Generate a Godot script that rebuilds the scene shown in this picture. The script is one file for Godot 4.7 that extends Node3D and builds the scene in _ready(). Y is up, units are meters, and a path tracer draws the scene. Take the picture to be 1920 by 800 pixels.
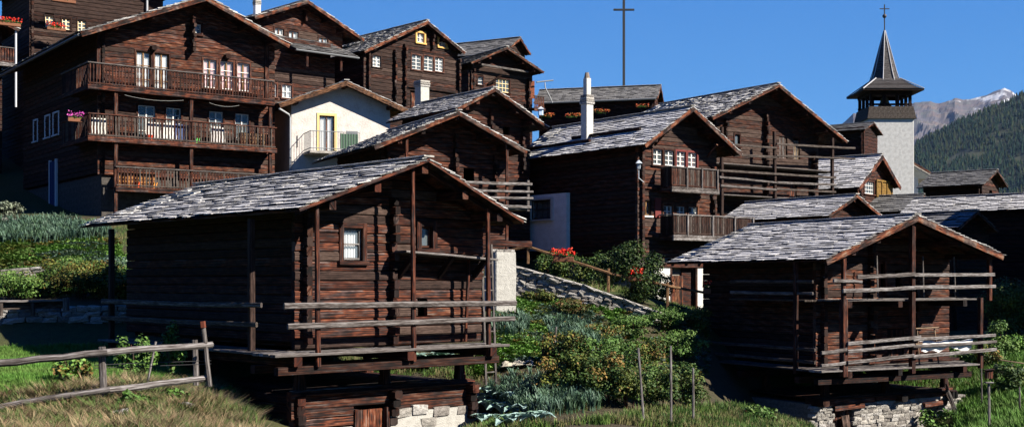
extends Node3D
# An alpine village of log chalets and granaries on a slope, seen from the gardens below.

const F := 2300.0
const HZ := 525.0
var rng := RandomNumberGenerator.new()
var tex := {}
var mats := {}
var used := {}
var org := Vector3.ZERO  # where the thing being built stands
var oy := 0.0            # world height of the base of the house being built
var hgrid := PackedFloat32Array()
var gx := PackedFloat32Array()
var gz := PackedFloat32Array()


class MB:
	var v := PackedVector3Array()
	var n := PackedVector3Array()
	var t := PackedVector2Array()
	var c := PackedColorArray()
	var col := Color.WHITE
	var off := Vector2.ZERO

	func tri(a: Vector3, b: Vector3, d: Vector3, ua := Vector2.ZERO, ub := Vector2.ZERO, ud := Vector2.ZERO) -> void:
		var nn := (b - a).cross(d - a).normalized()
		v.append(a); v.append(d); v.append(b)
		n.append(nn); n.append(nn); n.append(nn)
		t.append(ua + off); t.append(ud + off); t.append(ub + off)
		c.append(col); c.append(col); c.append(col)

	func quad(a: Vector3, b: Vector3, d: Vector3, e: Vector3, ua := Vector2.ZERO, ub := Vector2.ZERO, ud := Vector2.ZERO, ue := Vector2.ZERO) -> void:
		tri(a, b, d, ua, ub, ud)
		tri(a, d, e, ua, ud, ue)

	# rings run counter-clockwise seen from the far end (end of the loft)
	func loft(rings: Array, us: Array, vs: PackedFloat32Array, caps := true) -> void:
		var k: int = rings[0].size()
		for i in rings.size() - 1:
			var r: PackedVector3Array = rings[i]
			var s: PackedVector3Array = rings[i + 1]
			for j in k:
				var m := (j + 1) % k
				quad(r[j], r[m], s[m], s[j], Vector2(us[i], vs[j]), Vector2(us[i], vs[j + 1]), Vector2(us[i + 1], vs[j + 1]), Vector2(us[i + 1], vs[j]))
		if caps:
			var a: PackedVector3Array = rings[0]
			var b: PackedVector3Array = rings[-1]
			for j in range(1, k - 1):
				tri(a[0], a[j + 1], a[j], Vector2(0.2, 0.2), Vector2(0.21, 0.2), Vector2(0.2, 0.23))
				tri(b[0], b[j], b[j + 1], Vector2(0.2, 0.2), Vector2(0.2, 0.23), Vector2(0.21, 0.2))

	func beam(p0: Vector3, p1: Vector3, w: float, h: float, ch := 0.012, seg := 1, jit := 0.0, r: RandomNumberGenerator = null, sag := 0.0, taper := 1.0) -> void:
		var ax := (p1 - p0).normalized()
		var side := ax.cross(Vector3.UP)
		if side.length() < 0.05:
			side = Vector3.RIGHT - ax * ax.x
		side = side.normalized()
		var up := side.cross(ax).normalized()
		var L := p0.distance_to(p1)
		var hw := w / 2
		var hh := h / 2
		var rings := []
		var us := []
		for i in seg + 1:
			var q := float(i) / seg
			var o := p0.lerp(p1, q) - Vector3.UP * sag * 4 * q * (1 - q)
			var f := lerpf(1.0, taper, q)
			if r and jit > 0:
				if i > 0 and i < seg:
					o += side * r.randf_range(-jit, jit) + up * r.randf_range(-jit, jit)
				f *= 1.0 + r.randf_range(-jit, jit) * 3.0
			var x := hw * f
			var y := hh * f
			var e := minf(ch, minf(x, y) * 0.9)
			var P := PackedVector3Array()
			for c2 in [[x, -y + e], [x, y - e], [x - e, y], [-x + e, y], [-x, y - e], [-x, -y + e], [-x + e, -y], [x - e, -y]]:
				P.append(o + side * c2[0] + up * c2[1])
			P.reverse()
			rings.append(P)
			us.append(L * q * 0.5)
		var vs := PackedFloat32Array([0, h, h + ch, h + w, h + w + ch, 2 * h + w, 2 * h + w + ch, 2 * h + 2 * w, 2 * h + 2 * w + ch])
		for i in vs.size():
			vs[i] *= 2.0
		loft(rings, us, vs)

	func tube(pts: PackedVector3Array, rad: float, sides := 6, taper := 1.0) -> void:
		var rings := []
		var us := []
		var L := 0.0
		for i in pts.size():
			var ax := (pts[mini(i + 1, pts.size() - 1)] - pts[maxi(i - 1, 0)]).normalized()
			var side := ax.cross(Vector3.UP)
			if side.length() < 0.05:
				side = Vector3.RIGHT
			side = side.normalized()
			var up := side.cross(ax).normalized()
			var rr := rad * lerpf(1.0, taper, float(i) / (pts.size() - 1))
			var P := PackedVector3Array()
			for j in sides:
				var a := TAU * j / sides
				P.append(pts[i] + side * cos(a) * rr + up * sin(a) * rr)
			P.reverse()
			rings.append(P)
			if i > 0:
				L += pts[i].distance_to(pts[i - 1])
			us.append(L * 0.5)
		var vs := PackedFloat32Array()
		for j in sides + 1:
			vs.append(j * rad * 2.0)
		loft(rings, us, vs)

	func box(a: Vector3, b: Vector3) -> void:      # axis-aligned box, UV in metres
		var p := [Vector3(a.x, a.y, a.z), Vector3(b.x, a.y, a.z), Vector3(b.x, b.y, a.z), Vector3(a.x, b.y, a.z), Vector3(a.x, a.y, b.z), Vector3(b.x, a.y, b.z), Vector3(b.x, b.y, b.z), Vector3(a.x, b.y, b.z)]
		var X := (b.x - a.x) * 0.5
		var Y := (b.y - a.y) * 2
		var Z := (b.z - a.z) * 0.5
		for f in [[4, 5, 6, 7, X, Y], [1, 0, 3, 2, X, Y], [0, 4, 7, 3, Z, Y], [5, 1, 2, 6, Z, Y], [3, 7, 6, 2, Z, X], [0, 1, 5, 4, X, Z]]:
			quad(p[f[0]], p[f[1]], p[f[2]], p[f[3]], Vector2(0, 0), Vector2(f[4], 0), Vector2(f[4], f[5]), Vector2(0, f[5]))

	func poly(pts: PackedVector3Array, thick: Vector3) -> void:   # flat polygon (counter-clockwise seen from outside) extruded backwards by thick
		var k := pts.size()
		for j in range(1, k - 1):
			tri(pts[0], pts[j], pts[j + 1], uvp(pts[0]), uvp(pts[j]), uvp(pts[j + 1]))
			tri(pts[0] + thick, pts[j + 1] + thick, pts[j] + thick, uvp(pts[0]), uvp(pts[j + 1]), uvp(pts[j]))
		for j in k:
			var m := (j + 1) % k
			quad(pts[j], pts[j] + thick, pts[m] + thick, pts[m], uvp(pts[j]), uvp(pts[j]) + Vector2(0, 0.1), uvp(pts[m]) + Vector2(0, 0.1), uvp(pts[m]))

	func uvp(p: Vector3) -> Vector2:
		return Vector2((p.x + p.z) * 0.5, p.y * 0.5)

	func mesh(colours := false) -> ArrayMesh:
		var a := []
		a.resize(Mesh.ARRAY_MAX)
		a[Mesh.ARRAY_VERTEX] = v
		a[Mesh.ARRAY_NORMAL] = n
		a[Mesh.ARRAY_TEX_UV] = t
		if colours:
			a[Mesh.ARRAY_COLOR] = c
		var m := ArrayMesh.new()
		m.add_surface_from_arrays(Mesh.PRIMITIVE_TRIANGLES, a)
		return m


func grid_mesh(P: Callable, nu: int, nv: int) -> ArrayMesh:      # smooth curved sheet, P(u, v) with u and v from 0 to 1
	var V := PackedVector3Array()
	var N := PackedVector3Array()
	var T := PackedVector2Array()
	var I := PackedInt32Array()
	for j in nv + 1:
		for i in nu + 1:
			var u := float(i) / nu
			var v := float(j) / nv
			V.append(P.call(u, v))
			T.append(Vector2(u, v))
			var du: Vector3 = P.call(u + 0.01, v) - P.call(u - 0.01, v)
			var dv: Vector3 = P.call(u, v + 0.01) - P.call(u, v - 0.01)
			N.append(du.cross(dv).normalized())
	for j in nv:
		for i in nu:
			var a := j * (nu + 1) + i
			I.append_array(PackedInt32Array([a, a + nu + 1, a + 1, a + 1, a + nu + 1, a + nu + 2]))
	var A := []
	A.resize(Mesh.ARRAY_MAX)
	A[Mesh.ARRAY_VERTEX] = V
	A[Mesh.ARRAY_NORMAL] = N
	A[Mesh.ARRAY_TEX_UV] = T
	A[Mesh.ARRAY_INDEX] = I
	var m := ArrayMesh.new()
	m.add_surface_from_arrays(Mesh.PRIMITIVE_TRIANGLES, A)
	return m


# ---------------------------------------------------------------- nodes
func at(px: float, py: float, d: float) -> Vector3:
	return Vector3((px - 960.0) / F * d, (HZ - py) / F * d, -d)


func rel(px: float, py: float, d: float) -> Vector3:
	return at(px, py, d) - org


func numbered(called: String) -> String:
	var k: int = used.get(called, 0)
	used[called] = k + 1
	return called if k == 0 else "%s_%03d" % [called, k]


func tag(o: Node, label := "", category := "", group := "", kind := "") -> void:
	if label: o.set_meta("label", label)
	if category: o.set_meta("category", category)
	if group: o.set_meta("group", group)
	if kind: o.set_meta("kind", kind)


func thing(called: String, label: String, category: String, where := Vector3.ZERO, turn := 0.0, group := "") -> Node3D:
	var o := Node3D.new()
	o.name = numbered(called)
	add_child(o)
	o.position = where
	o.rotation.y = turn
	tag(o, label, category, group)
	return o


func node(called: String, parent: Node) -> Node3D:
	var o := Node3D.new()
	o.name = called
	parent.add_child(o, true)
	return o


func put(b: MB, called: String, m: Material, parent: Node, colours := false) -> MeshInstance3D:
	return put_mesh(b.mesh(colours), called, m, parent)


func put_mesh(me: Mesh, called: String, m: Material, parent: Node, x := Transform3D()) -> MeshInstance3D:
	var o := MeshInstance3D.new()
	o.mesh = me
	o.material_override = m
	o.name = numbered(called) if parent == self else called
	parent.add_child(o, true)
	o.transform = x
	return o


func bar(called: String, parent: Node, m: Material, p0: Vector3, p1: Vector3, w: float, h: float, seg := 1, jit := 0.0, sag := 0.0, taper := 1.0, ch := 0.012) -> MeshInstance3D:
	var b := MB.new()
	b.off = Vector2(rng.randf(), rng.randf())
	b.beam(p0, p1, w, h, ch, seg, jit, rng, sag, taper)
	return put(b, called, m, parent)


func lp(x: float, wy: float, z: float) -> Vector3:
	return Vector3(x, wy - oy, z)


# ---------------------------------------------------------------- textures and materials
func lin(r: float, g: float, b: float) -> Color:
	return Color(r, g, b).linear_to_srgb()


func noise_bytes(w: int, h: int, sw: int, sh: int, freq: float, oct: int, sd: int, type := FastNoiseLite.TYPE_SIMPLEX_SMOOTH) -> PackedByteArray:
	var f := FastNoiseLite.new()
	f.noise_type = type
	f.frequency = freq
	f.fractal_octaves = oct
	f.seed = sd
	var im := f.get_seamless_image(sw, sh)
	im.convert(Image.FORMAT_L8)
	im.resize(w, h, Image.INTERPOLATE_CUBIC)
	return im.get_data()


func ramp(stops: Array) -> Array:      # 256 sRGB colours from linear stops [at, r, g, b]
	var out := []
	for i in 256:
		var x := i / 255.0
		var k := 0
		while k < stops.size() - 2 and x > stops[k + 1][0]:
			k += 1
		var a: Array = stops[k]
		var b: Array = stops[k + 1]
		var f := clampf((x - a[0]) / (b[0] - a[0]), 0, 1)
		out.append(lin(lerpf(a[1], b[1], f), lerpf(a[2], b[2], f), lerpf(a[3], b[3], f)))
	return out


func paint(w: int, h: int, layers: Array, stops: Array, contrast := 1.0, crack: PackedByteArray = PackedByteArray(), crack_at := 60, mask: PackedByteArray = PackedByteArray(), stops2 := []) -> Array:
	var rp := ramp(stops)
	var rp2 := ramp(stops2) if stops2 else []
	var data := PackedByteArray()
	data.resize(w * h * 3)
	var hd := PackedByteArray()
	hd.resize(w * h)
	for i in w * h:
		var s := 0.0
		for l in layers:
			s += l[0][i] * l[1]
		s = (s - 128.0) * contrast + 128.0
		if crack.size() and crack[i] < crack_at:
			s *= float(crack[i]) / crack_at * 0.6 + 0.1
		var k := clampi(int(s), 0, 255)
		hd[i] = k
		var c: Color = rp[k]
		if stops2:
			c = c.lerp(rp2[k], clampf((mask[i] - 125) / 60.0, 0.0, 1.0))
		data[i * 3] = int(c.r * 255)
		data[i * 3 + 1] = int(c.g * 255)
		data[i * 3 + 2] = int(c.b * 255)
	var im := Image.create_from_data(w, h, false, Image.FORMAT_RGB8, data)
	var bump := Image.create_from_data(w, h, false, Image.FORMAT_L8, hd)
	bump.convert(Image.FORMAT_RGBA8)
	bump.bump_map_to_normal_map(6.0)
	return [ImageTexture.create_from_image(im), ImageTexture.create_from_image(bump)]


func make_textures() -> void:
	var W := 512
	var H := 256
	var streak := noise_bytes(W, H, 24, H, 0.045, 4, 3)
	var fibre := noise_bytes(W, H, 48, H, 0.16, 3, 7)
	var blot := noise_bytes(W, H, 64, 32, 0.06, 3, 11)
	var crack := noise_bytes(W, H, 20, H, 0.11, 2, 19)
	var hue := noise_bytes(W, H, 40, 96, 0.05, 3, 57)
	tex.warm = paint(W, H, [[streak, 0.5], [fibre, 0.2], [blot, 0.3]], [[0, 0.00304, 0.0019, 0.0019], [0.28, 0.0198, 0.00722, 0.00494], [0.48, 0.0517, 0.016, 0.00874], [0.66, 0.103, 0.0312, 0.0144], [0.82, 0.125, 0.0502, 0.0266], [1, 0.167, 0.114, 0.0874]], 1.9, crack, 60,
		hue, [[0, 0.00304, 0.00228, 0.00266], [0.3, 0.0152, 0.0103, 0.0103], [0.5, 0.0327, 0.0213, 0.0205], [0.7, 0.057, 0.038, 0.0357], [1, 0.129, 0.106, 0.0988]])
	tex.grey = paint(W, H, [[streak, 0.4], [fibre, 0.45], [blot, 0.15]], [[0, 0.0166, 0.0133, 0.0119], [0.35, 0.0729, 0.061, 0.0544], [0.6, 0.165, 0.153, 0.143], [1, 0.305, 0.292, 0.285]], 1.6, crack, 66)
	var n1 := noise_bytes(256, 256, 256, 256, 0.02, 5, 23)
	var n2 := noise_bytes(256, 256, 256, 256, 0.12, 3, 29)
	var n3 := noise_bytes(256, 256, 256, 256, 0.05, 4, 31, FastNoiseLite.TYPE_CELLULAR)
	tex.slate = paint(256, 256, [[n1, 0.55], [n2, 0.45]], [[0, 0.11, 0.109, 0.104], [0.3, 0.313, 0.306, 0.294], [0.55, 0.497, 0.488, 0.469], [0.8, 0.589, 0.58, 0.561], [1, 0.662, 0.653, 0.635]], 1.25)
	tex.stone = paint(256, 256, [[n1, 0.4], [n2, 0.6]], [[0, 0.068, 0.0638, 0.0595], [0.3, 0.221, 0.212, 0.196], [0.6, 0.383, 0.365, 0.34], [1, 0.578, 0.561, 0.527]], 1.5)
	tex.plaster = paint(256, 256, [[n1, 0.5], [n2, 0.5]], [[0, 0.468, 0.459, 0.442], [0.5, 0.68, 0.68, 0.671], [1, 0.807, 0.807, 0.799]], 1.2)
	tex.soil = paint(256, 256, [[n1, 0.3], [n2, 0.4], [n3, 0.3]], [[0, 0.024, 0.0176, 0.012], [0.5, 0.096, 0.076, 0.056], [1, 0.208, 0.176, 0.136]], 1.6)
	tex.ground = paint(256, 256, [[n1, 0.4], [n2, 0.6]], [[0.0, 0.35, 0.35, 0.35], [0.5, 0.75, 0.75, 0.75], [1.0, 1.0, 1.0, 1.0]], 1.7)


func mat(key: String, tx := "", tint := Color.WHITE, rough := 0.9, uv := 1.0, bumps := 0.6, spec := 0.3) -> StandardMaterial3D:
	if mats.has(key):
		return mats[key]
	var m := StandardMaterial3D.new()
	m.resource_name = key
	m.albedo_color = tint
	if tx:
		m.albedo_texture = tex[tx][0]
		m.normal_enabled = bumps > 0
		if bumps > 0:
			m.normal_texture = tex[tx][1]
			m.normal_scale = bumps
	m.uv1_scale = Vector3(uv, uv, uv)
	m.roughness = rough
	m.metallic_specular = spec
	mats[key] = m
	return m


func world_mat(key: String, tx: String, tint: Color, scale: float, rough := 0.95, bumps := 0.8) -> StandardMaterial3D:
	var m := mat(key, tx, tint, rough, scale, bumps)
	m.uv1_triplanar = true
	m.uv1_world_triplanar = true
	return m


func wood(i: int) -> Material:       # weathered larch, eight tones
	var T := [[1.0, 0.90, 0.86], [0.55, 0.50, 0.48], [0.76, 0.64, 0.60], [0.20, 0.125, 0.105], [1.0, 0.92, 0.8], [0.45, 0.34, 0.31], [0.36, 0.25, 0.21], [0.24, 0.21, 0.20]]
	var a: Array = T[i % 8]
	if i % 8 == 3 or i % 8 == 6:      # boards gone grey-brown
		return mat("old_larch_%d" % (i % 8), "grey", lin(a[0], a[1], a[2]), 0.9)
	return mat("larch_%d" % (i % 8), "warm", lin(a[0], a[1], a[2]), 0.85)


func grey_wood(i := 0) -> Material:
	var T := [[0.9, 0.9, 0.92], [0.6, 0.58, 0.58], [0.38, 0.33, 0.30]]
	var a: Array = T[i % 3]
	return mat("silvered_wood_%d" % (i % 3), "grey", lin(a[0], a[1], a[2]), 0.85)


func slate(i: int, dark := false) -> Material:
	var T := [[0.95, 0.95, 0.95], [0.82, 0.82, 0.83], [0.98, 0.97, 0.95], [0.68, 0.68, 0.69], [0.46, 0.46, 0.46]]
	var a: Array = T[i % 5]
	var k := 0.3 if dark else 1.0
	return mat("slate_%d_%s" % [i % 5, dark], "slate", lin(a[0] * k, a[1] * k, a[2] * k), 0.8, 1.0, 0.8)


# ---------------------------------------------------------------- camera, sky, sun
func set_up_view() -> void:
	var cam := Camera3D.new()
	cam.name = "camera"
	cam.projection = Camera3D.PROJECTION_FRUSTUM
	cam.near = 0.1
	cam.far = 40000.0
	cam.size = 0.1 * 800.0 / F
	cam.frustum_offset = Vector2(0, 0.1 * (HZ - 400.0) / F)
	add_child(cam)
	cam.current = true
	var e := Environment.new()
	e.background_mode = Environment.BG_SKY
	var ps := ProceduralSkyMaterial.new()
	ps.sky_top_color = lin(0.001, 0.031, 0.180)
	ps.sky_horizon_color = lin(0.048, 0.154, 0.298)
	ps.sky_curve = 0.2
	ps.ground_bottom_color = lin(0.022, 0.026, 0.022)
	ps.ground_horizon_color = lin(0.03, 0.05, 0.07)
	ps.sun_angle_max = 1.0
	ps.sun_curve = 0.05
	var sky := Sky.new()
	sky.sky_material = ps
	e.sky = sky
	e.tonemap_mode = Environment.TONE_MAPPER_LINEAR
	e.tonemap_exposure = 3.0
	e.ambient_light_source = Environment.AMBIENT_SOURCE_SKY
	e.sdfgi_enabled = true
	e.ssao_enabled = true
	e.ssil_enabled = true
	e.fog_enabled = true
	e.fog_density = 0.000007
	e.fog_light_color = Color(0.62, 0.76, 0.95)
	var we := WorldEnvironment.new()
	we.environment = e
	add_child(we)
	var sun := DirectionalLight3D.new()
	sun.name = "sun"
	sun.light_energy = 1.6
	sun.light_color = Color(1.0, 0.965, 0.91)
	sun.light_angular_distance = 0.5
	sun.shadow_enabled = true
	add_child(sun)
	var az := deg_to_rad(66.0)
	var el := deg_to_rad(37.0)
	var to := Vector3(sin(az) * cos(el), sin(el), cos(az) * cos(el))
	sun.look_at_from_position(Vector3.ZERO, -to)


# ---------------------------------------------------------------- houses
var H := {}                # the house being built
var slab_meshes := []
const FRONT := Basis(Vector3.RIGHT, Vector3.UP, Vector3.BACK)
const LEFT := Basis(Vector3.BACK, Vector3.UP, Vector3.LEFT)


func make_slabs() -> void:
	for k in 8:
		var b := MB.new()
		var j := func(a: float) -> float: return rng.randf_range(-a, a)
		var out := PackedVector3Array()
		# top outline, counter-clockwise seen from above; lower edge at z = 0, one unit wide, upslope is -z
		out.append(Vector3(-0.5 + j.call(0.02), 0, j.call(0.03)))
		if k % 3 == 0:
			out[0].z -= 0.05
			out.append(Vector3(-0.38, 0, 0.01))
		out.append(Vector3(j.call(0.2), 0, j.call(0.025)))
		out.append(Vector3(0.5 + j.call(0.02), 0, j.call(0.03)))
		out.append(Vector3(0.48, 0, -0.62))
		out.append(Vector3(-0.48, 0, -0.62))
		var n := out.size()
		var top := PackedVector3Array()
		var mid := PackedVector3Array()
		var low := PackedVector3Array()
		for p in out:
			var w := p
			w.y = j.call(0.12)
			top.append(Vector3(p.x * 0.985, 1.0 + w.y, p.z * 0.985))
			mid.append(Vector3(p.x, 0.75 + w.y, p.z))
			low.append(Vector3(p.x * 0.99, 0.0, p.z))
		var o := Vector2(rng.randf(), rng.randf())
		for i in range(1, n - 1):
			b.tri(top[0], top[i], top[i + 1], o + Vector2(top[0].x, top[0].z) * 0.7, o + Vector2(top[i].x, top[i].z) * 0.7, o + Vector2(top[i + 1].x, top[i + 1].z) * 0.7)
		for i in n:
			var m := (i + 1) % n
			var ui := o + Vector2(out[i].x, out[i].z)
			var um := o + Vector2(out[m].x, out[m].z)
			b.quad(mid[i], mid[m], top[m], top[i], ui, um, um + Vector2(0.03, 0.04), ui + Vector2(0.03, 0.04))
			b.quad(low[i], low[m], mid[m], mid[i], ui + Vector2(0.3, 0), um + Vector2(0.3, 0), um + Vector2(0.36, 0.08), ui + Vector2(0.36, 0.08))
		slab_meshes.append(b.mesh())


# slates of one roof slope in the frame of the house; side -1 is the left slope, 1 the right one
func lay_slates(parent: Node, side: int, w: float, h: float, ya: float, z0: float, z1: float, o: Dictionary) -> void:
	var expo: float = o.get("expo", 0.38)
	var th: float = o.get("th", 0.05)
	var wmin: float = o.get("wmin", 0.4)
	var wmax: float = o.get("wmax", 0.85)
	var dark: bool = o.get("dark", false)
	var rough: float = o.get("rough", 1.0)
	var single: bool = o.get("single", true) and side < 0
	var S := Vector2(w, h).length()
	var D := Vector3(side * w / S, -h / S, 0)
	var N := Vector3(side * h / S, w / S, 0)
	var ridge := Vector3(0, ya, 0) - N * th * 2.6
	var along := Vector3(0, 0, -side)
	var rows := int(S / expo)
	expo = S / rows
	var places := []
	for i in rows:
		var z := z0
		var shift := rng.randf_range(-0.3, 0.0)
		z += shift
		var first := true
		while z < z1 - 0.05:
			var wd := rng.randf_range(wmin, wmax)
			var a := maxf(z, z0 + rng.randf_range(-0.04, 0.02))
			var bz := minf(z + wd, z1 + rng.randf_range(-0.02, 0.05))
			z += wd
			if bz - a < 0.1:
				continue
			var s := S - i * expo + rng.randf_range(-0.03, 0.03) * rough
			if i == 0: s += rng.randf_range(-0.03, 0.06)
			var t := th * rng.randf_range(0.42, 0.85)
			var lift := th * 1.6 + rng.randf_range(-0.006, 0.014) * rough
			var g := th / expo + rng.randf_range(-0.025, 0.03) * rough
			# the lower edge stands proud: the slab lies flatter than the slope
			var by := (N - D * g).normalized()
			var bz2 := along.cross(by).normalized()
			var bx := by.cross(bz2).rotated(by, rng.randf_range(-0.03, 0.03) * rough)
			bz2 = bx.cross(by).normalized()
			var pos := ridge + D * s + N * lift + Vector3(0, 0, (a + bz) / 2)
			var B := Basis(bx * (bz - a) * 0.985, by * t, bz2 * (expo / 0.38) * (0.62 if i == rows - 1 else 1.0))
			places.append([Transform3D(B, pos), rng.randi() % 8, rng.randi() % 5])
			first = false
	# those nearest the front are parts of their own, the rest one part
	places.sort_custom(func(p: Array, q: Array) -> bool: return p[0].origin.z > q[0].origin.z)
	var rest := [null, null, null, null, null]
	for k in places.size():
		var p: Array = places[k]
		if single and k < 300:
			put_mesh(slab_meshes[p[1]], "slate", slate(p[2], dark), parent, p[0])
		else:
			if rest[p[2]] == null:
				rest[p[2]] = SurfaceTool.new()
			rest[p[2]].append_from(slab_meshes[p[1]], 0, p[0])
	if not single or places.size() > 300:
		var am := ArrayMesh.new()
		for k in 5:
			if rest[k] != null:
				am = rest[k].commit(am)
				am.surface_set_material(am.get_surface_count() - 1, slate(k, dark))
		var m := MeshInstance3D.new()
		m.mesh = am
		m.name = "slate_courses"
		m.set_meta("kind", "stuff")
		parent.add_child(m, true)


func piece(T: Basis, org: Vector3, y0: float, y1: float, a0: float, a1: float, b0: float, b1: float, th: float) -> MB:
	# one log: a0..b0 its ends at the bottom, a1..b1 at the top, outer face at o = 0, going back by th
	var b := MB.new()
	b.off = Vector2(rng.randf(), rng.randf())
	var len := maxf(b0 - a0, b1 - a1)
	var seg := clampi(int(len / 0.9), 1, 8)
	var c := 0.03
	var rings := []
	var us := []
	var hh := y1 - y0
	for i in seg + 1:
		var q := float(i) / seg
		var bow := rng.randf_range(-0.009, 0.011)
		var up := rng.randf_range(-0.008, 0.008)
		var P := PackedVector3Array()
		for k in [[0.0, -th], [0.0, -c], [c / hh, 0.0], [1 - c / hh, 0.0], [1.0, -c], [1.0, -th]]:
			var s := lerpf(lerpf(a0, a1, k[0]), lerpf(b0, b1, k[0]), q)
			var o: float = k[1] + (bow if k[1] > -th else 0.0)
			P.append(org + T * Vector3(s, lerpf(y0, y1, k[0]) + up, o))
		rings.append(P)
		us.append(len * q * 0.5)
	var vs := PackedFloat32Array([0, th, th + c, th + c + hh, th + 2 * c + hh, 2 * th + hh, 2 * th + 2 * hh])
	for i in vs.size():
		vs[i] *= 2.0
	# the rings run clockwise as seen along +s, so turn them
	for i in rings.size():
		rings[i].reverse()
	b.loft(rings, us, vs)
	return b


# a wall of single logs; lim(y) gives the two ends at a height; openings are [s0, s1, y0, y1] with world heights
func log_wall(parent: Node, called: String, T: Basis, org: Vector3, ybot: float, ytop: float, lim: Callable, openings: Array, course: float, tones: Array, th := 0.14, splits := []) -> Node3D:
	var w := node(called, parent)
	var n := int(ceil((ytop - ybot) / course))
	for i in n:
		var y0 := ybot + i * course
		var y1 := y0 + course * 0.985
		var l0: Vector2 = lim.call(y0)
		var l1: Vector2 = lim.call(y1)
		if l0.y - l0.x < 0.15:
			continue
		if l1.y < l1.x:
			l1 = Vector2((l1.x + l1.y) / 2, (l1.x + l1.y) / 2 + 0.02)
		var spans := [[l0.x, l1.x, l0.y, l1.y]]
		for o in openings:
			var ov := minf(y1, o[3]) - maxf(y0, o[2])
			if ov < course * 0.4:
				continue
			var nxt := []
			for s in spans:
				if o[1] <= s[0] or o[0] >= s[2]:
					nxt.append(s)
					continue
				if o[0] - s[0] > 0.06: nxt.append([s[0], s[1], o[0], o[0]])
				if s[2] - o[1] > 0.06: nxt.append([o[1], o[1], s[2], s[3]])
			spans = nxt
		for x in splits:
			var nxt2 := []
			for s in spans:
				if x > s[0] + 0.3 and x < s[2] - 0.3:
					nxt2.append([s[0], s[1], x - 0.004, x - 0.004])
					nxt2.append([x + 0.004, x + 0.004, s[2], s[3]])
				else:
					nxt2.append(s)
			spans = nxt2
		for s in spans:
			var b := piece(T, org + T.z * rng.randf_range(-0.008, 0.008), y0 - oy, y1 - oy, s[0], s[1], s[2], s[3], th)
			put(b, "log", wood(tones[rng.randi() % tones.size()]), w)
	return w


# window set in a wall: T maps (along, up, outwards)
func window(parent: Node, T: Basis, org: Vector3, s0: float, s1: float, wy0: float, wy1: float, o := {}) -> Node3D:
	var w := node(o.get("called", "window"), parent)
	var f: float = o.get("frame", 0.09)
	var fm: Material = o.get("fm", wood(5))
	var bm: Material = o.get("bm", mat("white_paint", "", lin(0.5, 0.49, 0.46), 0.6))
	var y0 := wy0 - oy
	var y1 := wy1 - oy
	var P := func(s: float, y: float, z: float) -> Vector3: return org + T * Vector3(s, y, z)
	var out: float = o.get("proud", 0.03)
	for q in [[s0 - f / 2, y0 - f, s0 - f / 2, y1 + f], [s1 + f / 2, y0 - f, s1 + f / 2, y1 + f]]:
		var b := MB.new()
		b.off = Vector2(rng.randf(), rng.randf())
		b.beam(P.call(q[0], q[1], out - 0.08), P.call(q[2], q[3], out - 0.08), 0.001 + f, 0.16, 0.006)
		put(b, "casing", fm, w)
	var b2 := MB.new()
	b2.beam(P.call(s0, y1 + f / 2, out - 0.085), P.call(s1, y1 + f / 2, out - 0.085), 0.16, f, 0.006)
	put(b2, "lintel", fm, w)
	var b3 := MB.new()
	b3.beam(P.call(s0 - f * 1.2, y0 - f / 2 - 0.01, out - 0.05), P.call(s1 + f * 1.2, y0 - f / 2 - 0.01, out - 0.05), 0.2, f * 0.8, 0.006)
	put(b3, "sill", o.get("sm", fm), w)
	var back := -0.10
	if o.get("glass", true):
		var g := MB.new()
		g.quad(P.call(s0, y0, back), P.call(s1, y0, back), P.call(s1, y1, back), P.call(s0, y1, back))
		put(g, "pane", glass(), w)
	var sw: float = o.get("sash", 0.05)
	var sb := MB.new()
	for q in [[s0 + sw / 2, y0, s0 + sw / 2, y1], [s1 - sw / 2, y0, s1 - sw / 2, y1]]:
		sb.beam(P.call(q[0], q[1], back + 0.02), P.call(q[2], q[3], back + 0.02), sw, 0.04, 0.004)
	for q in [[s0, y0 + sw / 2, s1, y0 + sw / 2], [s0, y1 - sw / 2, s1, y1 - sw / 2]]:
		sb.beam(P.call(q[0], q[1], back + 0.022), P.call(q[2], q[3], back + 0.022), 0.04, sw, 0.004)
	put(sb, "sash", bm, w)
	var nx: int = o.get("nx", 2)
	var ny: int = o.get("ny", 2)
	var bw: float = o.get("bar", 0.035)
	var mm: Material = o.get("mm", bm)
	for i in range(1, nx):
		var s := lerpf(s0, s1, float(i) / nx)
		var g2 := MB.new()
		g2.beam(P.call(s, y0 + sw, back + 0.03), P.call(s, y1 - sw, back + 0.03), bw * (1.8 if nx == 2 else 1.0), 0.03, 0.003)
		put(g2, "glazing_bar", mm, w)
	for i in range(1, ny):
		var y := lerpf(y0, y1, float(i) / ny)
		var g3 := MB.new()
		g3.beam(P.call(s0 + sw, y, back + 0.034), P.call(s1 - sw, y, back + 0.034), 0.03, bw, 0.003)
		put(g3, "glazing_bar", bm, w)
	if o.get("curtain", false):
		for side in [0, 1]:
			var c := MB.new()
			var wid := (s1 - s0) * float(o.get("drawn", 0.42))
			var a := s0 + sw * 0.5 if side == 0 else s1 - wid - sw * 0.5
			var n := 10
			for i in n:
				var q0 := float(i) / n
				var q1 := float(i + 1) / n
				var d0 := back - 0.06 + sin(q0 * 22.0) * 0.018
				var d1 := back - 0.06 + sin(q1 * 22.0) * 0.018
				c.quad(P.call(a + wid * q0, y0, d0), P.call(a + wid * q1, y0, d1), P.call(a + wid * q1, y1, d1), P.call(a + wid * q0, y1, d0))
			put(c, "curtain", o.get("cm", mat("white_curtain", "", lin(0.42, 0.42, 0.42), 0.95)), w)
	return w


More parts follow.
